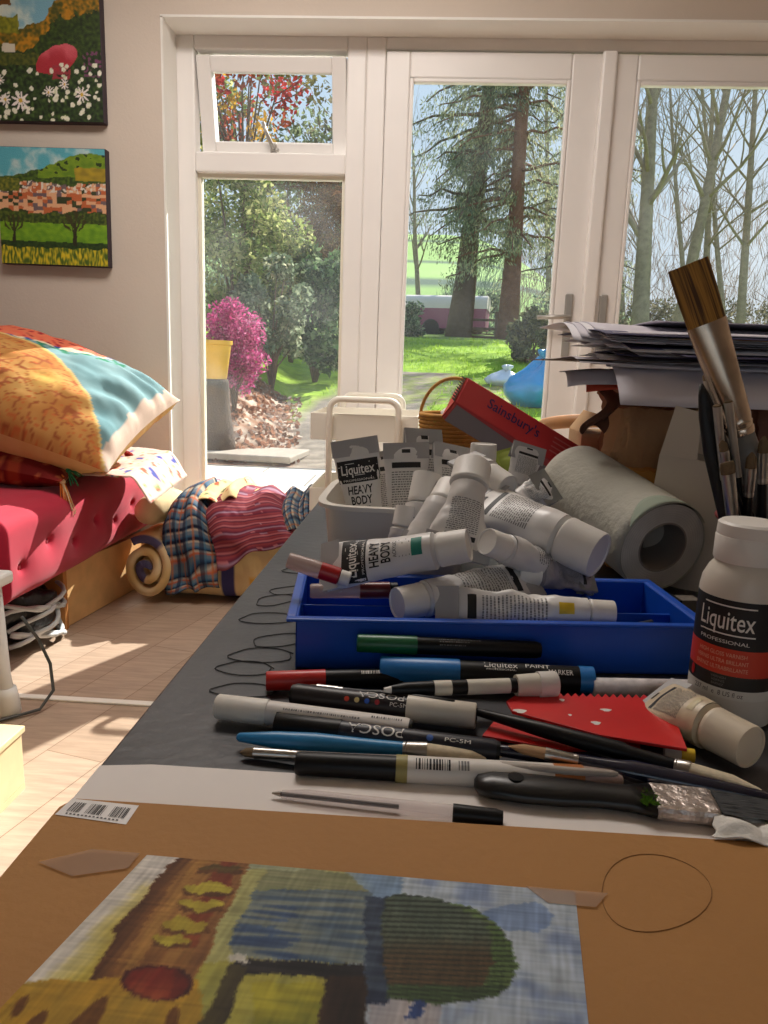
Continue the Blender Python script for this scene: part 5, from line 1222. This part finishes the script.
# patio of pale slabs
def patiomat():
    m = bpy.data.materials.new('patio_slab'); m.use_nodes = True; nt = m.node_tree; p = nt.nodes['Principled BSDF']
    tc = nt.nodes.new('ShaderNodeTexCoord'); br = nt.nodes.new('ShaderNodeTexBrick'); br.inputs['Scale'].default_value = 1
    br.inputs['Brick Width'].default_value = .9; br.inputs['Row Height'].default_value = .6; br.inputs['Mortar Size'].default_value = .008
    br.inputs['Color1'].default_value = lin((208, 202, 190)); br.inputs['Color2'].default_value = lin((194, 187, 176)); br.inputs['Mortar'].default_value = lin((120, 112, 100))
    nt.links.new(tc.outputs['Object'], br.inputs['Vector']); nt.links.new(br.outputs[0], p.inputs['Base Color']); p.inputs['Roughness'].default_value = .8
    return m
MB().box((-.2, 4.52, -.11), (9, 3.5, .1)).build('patio_floor', patiomat(), kind='structure')
st = mat('paving_stone', (158, 146, 130), .85, var=.12, scale=12)
o = MB().box((0, 0, 0), (.95, .66, .06)).build('paving_slab', st, bevel=.012, M=Matrix.Translation((-1.62, 6.72, .0)) @ Matrix.Rotation(R(-6), 4, 'Z'))
tag(o, 'single loose stone slab at the edge of the patio below the leaf litter', 'paving slab')
# far fields
def hill_z(x, y): return (3.4+max(0, y-58)*.245*sstep(50, 75, y) - .004*max(0, y-140)**2 + 1.5*nz(x*.02, y*.02))*(1-.72*sstep(4, 40, x))
def hill_c(x, y):
    n = nz(x*.12, y*.12, 3)
    f = nz(math.floor(x/34+.4*y/40), math.floor(y/26), 2)*.8
    e = abs((y/26) % 1-.5)*2
    if e > .86: return (92, 108, 92)
    return mixc((134, 166, 94), (158, 184, 116), .5+f*1.2+n*.4)
b = MB(); hx = [-130+i*6 for i in range(46)]; hy = [49.5+i*3 for i in range(46)]
b.add([(x, y, hill_z(x, y) if y > 51 else 2.5) for y in hy for x in hx], [(j*46+i, j*46+i+1, (j+1)*46+i+1, (j+1)*46+i) for j in range(45) for i in range(45)], [hill_c(x, y) for y in hy for x in hx])
b.build('hills', mat('field', None, .95, spec=.05), smooth=True, kind='structure')

bark = mat('brown_bark', (104, 84, 70), .9, var=.25, scale=9, bump=.8, bscale=16, spec=.1)
greybark = mat('grey_green_bark', (152, 138, 116), .9, var=.22, scale=7, bump=.6, bscale=18, spec=.1)
redbark = mat('reddish_bark', (128, 88, 72), .9, var=.22, scale=9, bump=.8, bscale=16, spec=.1)
def inball(): 
    while True:
        v = Vector((rnd.uniform(-1, 1), rnd.uniform(-1, 1), rnd.uniform(-1, 1)))
        if v.length < 1: return v
def bush(name, label, cat, c, rad, n, s, cols, stemc=bark, clumps=26, hollow=.5, group=None, asp=.5):
    c = Vector(c); g = ground_z(c.x, c.y); root = thing(name, label, cat, Matrix.Translation((c.x, c.y, g)), group)
    q = c-Vector((c.x, c.y, g)); b = MB()
    cl = []
    for _ in range(clumps):
        v = inball(); v = v.normalized()*(hollow+(1-hollow)*v.length)
        cl.append(Vector((v.x*rad[0], v.y*rad[1], v.z*rad[2])))
    for i in range(n):
        k = cl[i % clumps]; w = inball()*min(rad)*.42
        p = q+k+w
        if p.z < .01: p.z = .02+rnd.random()*.1
        t = rnd.random()*.6+.4*((i*7) % clumps)/clumps
        c3 = cols[int(t*len(cols)) % len(cols)]; f = rnd.uniform(.8, 1.15)
        leafq(b, p, s*rnd.uniform(.6, 1.3), tuple(x*f for x in c3), asp=asp)
    b.build('foliage', LEAF, root)
    b = MB()
    for k in cl[:14]:
        e = q+k; b.path([(0, 0, -.05), (e.x*.25, e.y*.25, e.z*.5), (e.x, e.y, e.z)], [max(rad)*.035, max(rad)*.02, max(rad)*.006], 6)
    b.build('stem', stemc, root, smooth=True)
    return root
OLIVE = [(126, 142, 76), (158, 168, 98), (192, 192, 132), (102, 122, 66), (206, 198, 134)]
DARKG = [(80, 108, 70), (112, 136, 92), (158, 174, 134), (68, 92, 62), (200, 206, 176)]
bush('evergreen_shrub', 'big olive green bushy shrub filling the side window behind the pink heather', 'shrub', PD(236, 250, 10.2), (.85, .8, 1.15), 9000, .045, OLIVE)
bush('rhododendron', 'glossy dark green rhododendron beside the olive shrub at the path edge', 'shrub', PD(316, 305, 10.8), (.72, .6, .80), 5000, .06, DARKG)
bush('camellia_shrub', 'grey green low shrub between the pink heather and the rhododendron', 'shrub', PD(272, 310, 9.4), (.42, .4, .62), 3200, .045, [(124, 140, 114), (158, 168, 140), (100, 116, 92), (188, 186, 156)])
bush('brown_bush', 'bare brown bush of fine twigs rising behind the green shrubs', 'shrub', PD(292, 222, 12.4), (1.0, .8, 1.0), 9000, .06, [(118, 84, 62), (142, 104, 74), (96, 70, 58), (164, 126, 84)], asp=.14)
bush('copper_bush', 'reddish brown twiggy bush behind the rhododendron', 'shrub', PD(330, 228, 14.5), (.9, .9, 1.0), 5000, .06, [(112, 70, 64), (132, 84, 72), (92, 62, 58)], asp=.14)
# pink heather in a yellow pot
hp = PD(229, 378, 7.2); hz = ground_z(hp.x, hp.y)
hb = bush('pink_heather', 'tall mound of bright pink heather beside the mustard yellow pot', 'plant', PD(234, 346, 7.4), (.28, .28, .44), 9000, .022, [(190, 70, 128), (208, 104, 152), (164, 58, 112), (214, 140, 176)], asp=.4, clumps=70, hollow=.1)
pot = thing('plant_pot', 'mustard yellow plant pot in front of the pink heather', 'pot', Matrix.Translation(PD(214, 360, 6.75)-Vector((0, 0, .17))))
pc = mat('mustard_glaze', (206, 158, 40), .5, var=.12, scale=8)
b = MB(); b.lathe([(.11, 0), (.115, .01), (.155, .30), (.168, .31), (.170, .345), (.155, .345), (.150, .30), (.02, .30)], 32); b.build('pot_body', pc, pot, smooth=False, auto=40)
gz = ground_z(pot.location.x, pot.location.y)
b = MB(); dz = gz-pot.location.z; b.lathe([(.20, dz-.05), (.19, dz+.05), (.15, dz*.5), (.14, -.03), (.13, 0)], 20); b.v = [(x*(1+.12*nz(x*9, y*9, z*5)), y*(1+.12*nz(x*9, y*9, z*5+4)), z) for x, y, z in b.v]; b.build('stump_stand', mat('dark_stump', (72, 54, 38), .95, var=.3, scale=14, bump=.8), pot, smooth=True)
# trees: recursive branching
def limb(b, p, d, L, r, depth, up=.25, spread=.7, seg=4, tips=None, minr=.004):
    pts = [p]; rs = [r]; q = Vector(p); d = Vector(d).normalized()
    for i in range(seg):
        d = (d+Vector((rnd.gauss(0, .09), rnd.gauss(0, .09), rnd.gauss(0, .06)+up*.08))).normalized()
        q = q+d*(L/seg); pts.append(q.copy()); rs.append(max(minr, r*(1-.45*(i+1)/seg)))
    b.path(pts, rs, 5 if r < .05 else 9)
    if tips is not None and depth <= 1: tips.append(pts[-1]); tips.append(pts[len(pts)//2])
    if depth <= 0: return
    for k in range(3):
        i = rnd.randint(max(1, seg//2), seg); a = rnd.uniform(0, 6.28)
        side = d.cross(Vector((math.cos(a), math.sin(a), .2))).normalized()
        nd = (d*(1-spread*.5)+side*spread+Vector((0, 0, up))).normalized()
        limb(b, pts[i], nd, L*rnd.uniform(.5, .75), rs[i]*.58, depth-1, up, spread, seg, tips, minr)
def bare_tree(label, base, top, r, depth=4, m=greybark, group='bare trees beyond the garden', name='bare_tree', L=None):
    base = Vector(base); g = ground_z(base.x, base.y); root = thing(name, label, 'tree', Matrix.Translation((base.x, base.y, g)), group)
    d = Vector(top)-Vector((base.x, base.y, g)); n = 9
    b = MB(); pts = []; rs = []
    for i in range(n+1):
        t = i/n; pts.append(d*t+Vector((.12*nz(t*3, base.x), .12*nz(t*3, base.y, 4), 0))*t*d.length*.12+Vector((0, 0, -.1 if i == 0 else 0))); rs.append(r*(1-.6*t)*(1.25 if i == 0 else 1))
    b.path(pts, rs, 12); b.build('trunk', m, root, smooth=True)
    b = MB()
    for i in range(3, n+1):
        for k in range(2):
            a = rnd.uniform(0, 6.28); nd = Vector((math.cos(a), math.sin(a), rnd.uniform(.7, 1.6)))
            limb(b, pts[i], nd, (L or d.length*.26)*rnd.uniform(.7, 1.2), rs[i]*.42, depth-1, .3, .55, 4)
    b.build('branches', m, root, smooth=True)
    return root
def conifer(label, base, H, r, m, cols, z0, blen, nb, name='conifer_tree', lx_=.03):
    base = Vector(base); g = ground_z(base.x, base.y); root = thing(name, label, 'tree', Matrix.Translation((base.x, base.y, g)))
    lean = Vector((lx_, 0, 1)); b = MB(); n = 10
    b.path([lean*(H*i/n)+Vector((.06*nz(i*.7, base.x), 0, -.15 if i == 0 else 0)) for i in range(n+1)], [r*(1.35 if i == 0 else 1.05 if i == 1 else 1-.8*i/n) for i in range(n+1)], 14)
    b.build('trunk', m, root, smooth=True)
    b = MB(); f = MB()
    for k in range(nb):
        z = z0+(H-z0)*(k+rnd.random())/nb; a = rnd.uniform(0, 6.28); L = blen*rnd.uniform(.5, 1.15)*(1-.5*(z/H)**2)
        d = Vector((math.cos(a), math.sin(a), rnd.uniform(-.12, .22))); p0 = lean*z; pts = []
        for i in range(6):
            t = i/5; pts.append(p0+d*(L*t)+Vector((0, 0, -.28*L*t*t+.05*rnd.gauss(0, 1))))
        b.path(pts, [r*.16*(1-.8*i/5)+.008 for i in range(6)], 5)
        for i in range(int(175*L)):
            t = rnd.uniform(.22, 1.05); j = min(4, int(t*5)); p = pts[j].lerp(pts[j+1], min(1, t*5-j)) if t < 1 else pts[5]
            w = inball(); p = p+Vector((w.x*.24, w.y*.24, w.z*.22-.24*rnd.random()))*L*.6
            c3 = cols[rnd.randrange(len(cols))]; q = rnd.uniform(.8, 1.15)
            leafq(f, p, rnd.uniform(.035, .085), tuple(x*q for x in c3), Vector((d.x*.4, d.y*.4, -1.3)), .26)
    b.build('branches', m, root, smooth=True); f.build('foliage', LEAF, root)
    return root
CON = [(112, 126, 100), (136, 148, 120), (94, 108, 90), (166, 172, 140), (118, 132, 116)]
conifer('tall dark conifer with a thick brown trunk standing nearest the pink caravan', PD(458, 337, 22), 15, .31, bark, CON, 3.2, 2.6, 105, lx_=.075)
CON2 = [(150, 158, 122), (176, 180, 144), (122, 134, 106), (196, 192, 150)]
conifer('conifer with reddish trunk and drooping pale green sprays behind the blue sack', PD(507, 344, 21), 14.5, .25, redbark, CON2, 2.3, 2.4, 105, lx_=.0)
conifer('dark spreading conifer at the wood edge behind the reddish trunked one', PD(560, 330, 28), 13, .26, bark, CON2, 1.4, 2.6, 70)
# light spring tree and coloured tree seen through the vent
def leafy(label, base, H, r, crown_c, rad, n, s, cols, m=greybark, clumps=50):
    base = Vector(base); g = ground_z(base.x, base.y); root = thing('broadleaf_tree', label, 'tree', Matrix.Translation((base.x, base.y, g)))
    q = Vector(crown_c)-Vector((base.x, base.y, g)); b = MB()
    b.path([(0, 0, -.1), (q.x*.4, q.y*.4, H*.35), (q.x, q.y, H*.8)], [r*1.2, r, r*.4], 10); b.build('trunk', m, root, smooth=True)
    b = MB(); f = MB(); cl = []
    for i in range(clumps):
        v = inball(); v = v.normalized()*(.35+.65*v.length); cl.append(q+Vector((v.x*rad[0], v.y*rad[1], v.z*rad[2])))
        if i % 2 == 0: b.path([(q.x*.6, q.y*.6, H*.5), (cl[-1]*.6+q*.4+Vector((0, 0, -.2))), cl[-1]], [r*.3, r*.15, .012], 5)
    for i in range(n):
        k = i % clumps; p = cl[k]+inball()*min(rad)*.36; c3 = cols[k % len(cols)]; w = rnd.uniform(.8, 1.15)
        leafq(f, p, s*rnd.uniform(.6, 1.3), tuple(x*w for x in c3))
    b.build('branches', m, root, smooth=True); f.build('foliage', LEAF, root)
leafy('tree with red and yellow leaves seen through the open top vent', PD(250, 330, 14.6), 5.5, .10, PD(240, 92, 14.6), (1.5, 1.2, .9), 2600, .07, [(206, 60, 56), (222, 170, 60), (120, 128, 70), (176, 84, 60), (140, 130, 80)], bark, 46)
leafy('pale green young tree with airy leaves behind the brown bush', PD(345, 330, 18), 6.5, .13, PD(332, 175, 18), (1.6, 1.6, 2.0), 4200, .075, [(128, 140, 104), (104, 120, 92), (150, 156, 120), (116, 110, 90)], greybark, 60)
leafy('grey green tree at the garden edge to the side of the olive shrub', PD(150, 320, 15), 6, .13, PD(150, 160, 15), (1.8, 1.6, 2.2), 4200, .075, OLIVE, greybark, 60)
# bare trees in the right door
bt = [(640, 330, 20, 655, 40, .25, 'bare tree with a thick mossy upright trunk at the hinge side of the second door'),
      (676, 330, 22, 742, 20, .20, 'bare tree with a thick trunk leaning outwards behind the upright mossy one'),
      (706, 320, 25, 714, 56, .13, 'slender forked bare tree behind the leaning trunk'),
      (742, 320, 24, 758, 52, .15, 'slender bare tree at the far side of the second door'),
      (625, 325, 30, 610, 90, .14, None), (690, 322, 33, 668, 80, .13, None), (728, 322, 34, 700, 70, .14, None), (775, 322, 38, 790, 70, .16, None),
      (420, 322, 36, 412, 150, .14, None), (550, 322, 34, 545, 60, .15, None), (590, 322, 34, 585, 60, .15, None), (650, 322, 38, 640, 110, .13, None)]
for px, py, dd, tx, ty, r, lb in bt:
    p = PD(px, py, dd); t_ = PD(tx, ty, dd)
    bare_tree(lb or 'thin grey bare tree in the hazy wood beyond the garden', p, t_, r, 4 if lb else 3, greybark, None if lb else 'thin bare trees of the far wood', L=(t_-p).length*.24)
# hazy wood behind: uncountable twigs
b = MB()
for i in range(26000):
    x = rnd.uniform(-22, 34); y = rnd.uniform(38, 47); h = rnd.random()**1.4
    top = 7.6 if x > 6 else (1.3+.9*max(0, x) if x > -4 else 4)
    z = ground_z(x, y)+h*top*(1+.3*nz(x*.3, 1))
    c = mixc((106, 94, 86), (140, 126, 114), rnd.random()) if x > 4 else mixc((86, 104, 92), (112, 126, 108), rnd.random())
    leafq(b, (x, y, z), rnd.uniform(.2, .8), c, Vector((0, 0, 1.6)), .028)
b.build('woods', LEAF, kind='stuff')
# understorey hedge behind the caravan and by the path
for px, py, dd, rr, cc, lb in ((408, 326, 20, (.55, .6, .50), DARKG, 'dark green mound of shrubs in front of the caravan'), (533, 338, 14, (.42, .4, .45), [(110, 112, 80), (138, 134, 96), (92, 96, 70)], 'straggly olive bush behind the blue sack'),
                                (570, 330, 18, (1.2, 1., .9), CON, 'dark bush at the foot of the spreading conifer'), (480, 320, 30, (2.6, 1.5, 1.0), CON, 'distant green hedge beyond the caravan'), (640, 330, 27, (3., 1.5, .9), [(120, 114, 92), (104, 104, 80)], 'low brown thicket below the bare trees'), (740, 330, 27, (3., 1.5, .9), [(120, 114, 92), (104, 104, 80)], 'low brown thicket at the far side of the bare trees')):
    bush('garden_bush', lb, 'bush', PD(px, py, dd), rr, 2600, .07, cc)
# grass tufts: uncountable
b = MB()
for i in range(9000):
    y = 7.5+rnd.random()**1.5*11; x = rnd.uniform(-1.5, 4.5)+(y-9)*.05
    gc = ground_c(x, y)
    if gc[1] > gc[0]*1.1:
        leafq(b, (x, y, ground_z(x, y)+.03), rnd.uniform(.03, .06), mixc((120, 160, 40), (180, 206, 70), rnd.random()), Vector((0, 0, 1.5)), .14)
b.build('grass', LEAF, kind='stuff')
b = MB()
for i in range(2600):
    y = rnd.uniform(6.4, 9.6); x = rnd.uniform(-3.2, -.7)
    if x+(y-7)*.17 < -1.22: leafq(b, (x, y, ground_z(x, y)+.012), rnd.uniform(.02, .05), mixc((176, 128, 100), (110, 74, 58), rnd.random()) if rnd.random() < .8 else (216, 200, 184), None, .6)
b.build('fallen_leaves', LEAF, kind='stuff')
# pink and white caravan
cv = thing('horse_trailer', 'small rounded trailer with white roof and plum pink sides under the conifers', 'trailer', Matrix.Translation(PD(447, 338, 27)) @ Matrix.Rotation(R(-8), 4, 'Z'))
L2, W2 = 1.42, .9
def trailpt(u, v):
    a = math.pi*v; x = -L2+2*L2*u; e = 1-.10*(abs(u*2-1))**6
    return (x, W2*math.copysign(abs(math.cos(a))**.35, math.cos(a)), .30+1.16*(abs(math.sin(a))**.45)*e)
side = mat('plum_paint', (150, 74, 104), .45); roofm = mat('white_paint', (226, 216, 206), .4)
sect = [(math.copysign(abs(math.cos(math.pi*i/40))**.35, math.cos(math.pi*i/40))*W2, .30+1.16*abs(math.sin(math.pi*i/40))**.45) for i in range(41)]
lo_, hi_ = [p for p in sect if p[1] < 1.05], [p for p in sect if p[1] > .98]
b = MB(); b.add([(x, p[0]*.995, p[1]*.995) for x in (-L2, L2) for p in sect], [tuple(range(40, -1, -1)), tuple(range(41, 82))]+[(i, i+1, 42+i, 41+i) for i in range(40)]+[(0, 41, 81, 40)])
b.build('trailer_body', side, cv)
b = MB(); k = len(hi_); b.add([(x, p[0], p[1]) for x in (-L2-.03, L2+.03) for p in hi_], [(i, i+1, k+i+1, k+i) for i in range(k-1)]+[tuple(range(k)), tuple(range(k, 2*k))]); b.build('trailer_roof', roofm, cv)
for x in (-.5, .5):
    for s in (-1, 1):
        b = MB(); b.lathe([(.12, -.09), (.30, -.09), (.31, -.05), (.31, .05), (.30, .09), (.12, .09)], 24, 'X'); b.build('wheel', BLACK, cv, smooth=False, M=Matrix.Translation((x, s*.84, .30)) @ Matrix.Rotation(R(90), 4, 'Z'))
b = MB(); b.path([(L2, 0, .35), (L2+.7, 0, .35)], .04, 8); b.build('tow_bar', BLACK, cv)
gt = thing('garden_gate', 'low weathered wooden gate between the two conifer trunks', 'gate', Matrix.Translation(PD(481, 346, 22)))
for x in (-.42, .42): MB().box((x, 0, .45), (.10, .10, 1.1)).build('post', bark, gt)
for z in (.25, .5, .75): MB().box((0, 0, z), (.8, .04, .07)).build('rail', bark, gt)
# blue rubble sack and white bag
def sack(name, label, c, rad, m, seed):
    c = Vector(c); g = ground_z(c.x, c.y)
    def rg(x, y, z): return 1-2*abs(nz(x, y, z))
    def f(u, v):
        a = 2*math.pi*u; k = 1+.20*nz(math.cos(a)*1.4, math.sin(a)*1.4+seed, v*2)+.13*rg(math.cos(a)*1.8, math.sin(a)*1.8+seed, v*2.2)+.06*rg(math.cos(a)*4, math.sin(a)*4, v*5+seed)
        w = (math.sin(math.pi*min(1, .12+v*.95))**.6)*(1-.62*v**2.2) if v < .995 else .05
        return (rad[0]*w*math.cos(a)*k+rad[0]*.25*v*v, rad[1]*w*math.sin(a)*k, rad[2]*v*(1+.12*math.sin(a*2+seed)*v)-.02)
    r_ = thing(name, label, 'sack', Matrix.Translation((c.x, c.y, g)))
    MB().grid(f, 56, 34, wrap=True).build('sack_body', m, r_, smooth=True)
    b = MB()
    for i in range(5):
        a = i*1.26; b.path([(rad[0]*.25, 0, rad[2]*.94), (rad[0]*.25+.05*math.cos(a), .05*math.sin(a), rad[2]*1.03), (rad[0]*.25+.09*math.cos(a), .09*math.sin(a), rad[2]*1.05)], [.05, .04, .015], 6)
    b.build('gathered_neck', m, r_, smooth=True)
sack('rubble_sack', 'bright blue plastic sack standing on the grass seen through the first door', PD(533, 412, 9.6), (.36, .34, .66), mat('blue_plastic_sheet', (20, 140, 200), .3, var=.12, scale=6, bump=.8, bscale=7), 3)
sack('white_bag', 'crumpled white bag lying on the grass beside the blue sack', PD(502, 384, 11.2), (.26, .2, .26), mat('white_bag_plastic', (214, 220, 228), .4, bump=.6, bscale=12), 9)

# ================================================================== LIGHT
sun = bpy.data.lights.new('sun', 'SUN'); sun.energy = SUN_E; sun.angle = R(.6); sun.color = (1, .95, .88)
so = bpy.data.objects.new('sun', sun); col.objects.link(so); so['kind'] = 'helper'
el, az = R(SUN_EL), R(SUN_AZ)
sd = Vector((math.sin(az)*math.cos(el), math.cos(az)*math.cos(el), math.sin(el)))
so.rotation_euler = sd.to_track_quat('Z', 'Y').to_euler()
wd = bpy.data.worlds.new('sky'); sc.world = wd; wd.use_nodes = True; nt = wd.node_tree
bg = nt.nodes['Background']
tcw = nt.nodes.new('ShaderNodeTexCoord'); sep = nt.nodes.new('ShaderNodeSeparateXYZ'); nt.links.new(tcw.outputs['Generated'], sep.inputs[0])
ramp = nt.nodes.new('ShaderNodeValToRGB'); mr = nt.nodes.new('ShaderNodeMapRange'); mr.inputs[1].default_value = -1; mr.inputs[2].default_value = 1
nt.links.new(sep.outputs['Z'], mr.inputs[0]); nt.links.new(mr.outputs[0], ramp.inputs[0])
e = ramp.color_ramp.elements; e[0].position = .0; e[0].color = lin((120, 116, 108)); e[1].position = 1.; e[1].color = lin((112, 160, 216))
for p, c in ((.485, (150, 148, 142)), (.505, (214, 226, 236)), (.58, (208, 225, 240)), (.72, (184, 211, 238))):
    k = e.new(p); k.color = lin(c)
n = nt.nodes.new('ShaderNodeTexNoise'); n.inputs['Scale'].default_value = 3.5; n.inputs['Detail'].default_value = 6
nt.links.new(tcw.outputs['Generated'], n.inputs['Vector'])
m2 = nt.nodes.new('ShaderNodeMapRange'); m2.inputs[1].default_value = .5; m2.inputs[2].default_value = .8; m2.inputs[3].default_value = 0; m2.inputs[4].default_value = .7
nt.links.new(n.outputs[0], m2.inputs[0])
mx = nt.nodes.new('ShaderNodeMix'); mx.data_type = 'RGBA'; nt.links.new(m2.outputs[0], mx.inputs[0]); nt.links.new(ramp.outputs[0], mx.inputs[6]); mx.inputs[7].default_value = lin((232, 236, 240))
nt.links.new(mx.outputs[2], bg.inputs['Color']); bg.inputs['Strength'].default_value = 1.
v = sc.view_settings; v.view_transform = 'Standard'; v.look = 'None'; v.gamma = 1; v.exposure = EXPO; v.use_curve_mapping = False
sc.cycles.use_denoising = True; sc.cycles.max_bounces = 8; sc.cycles.transparent_max_bounces = 24; sc.cycles.diffuse_bounces = 5
sc.cycles.sample_clamp_indirect = 6
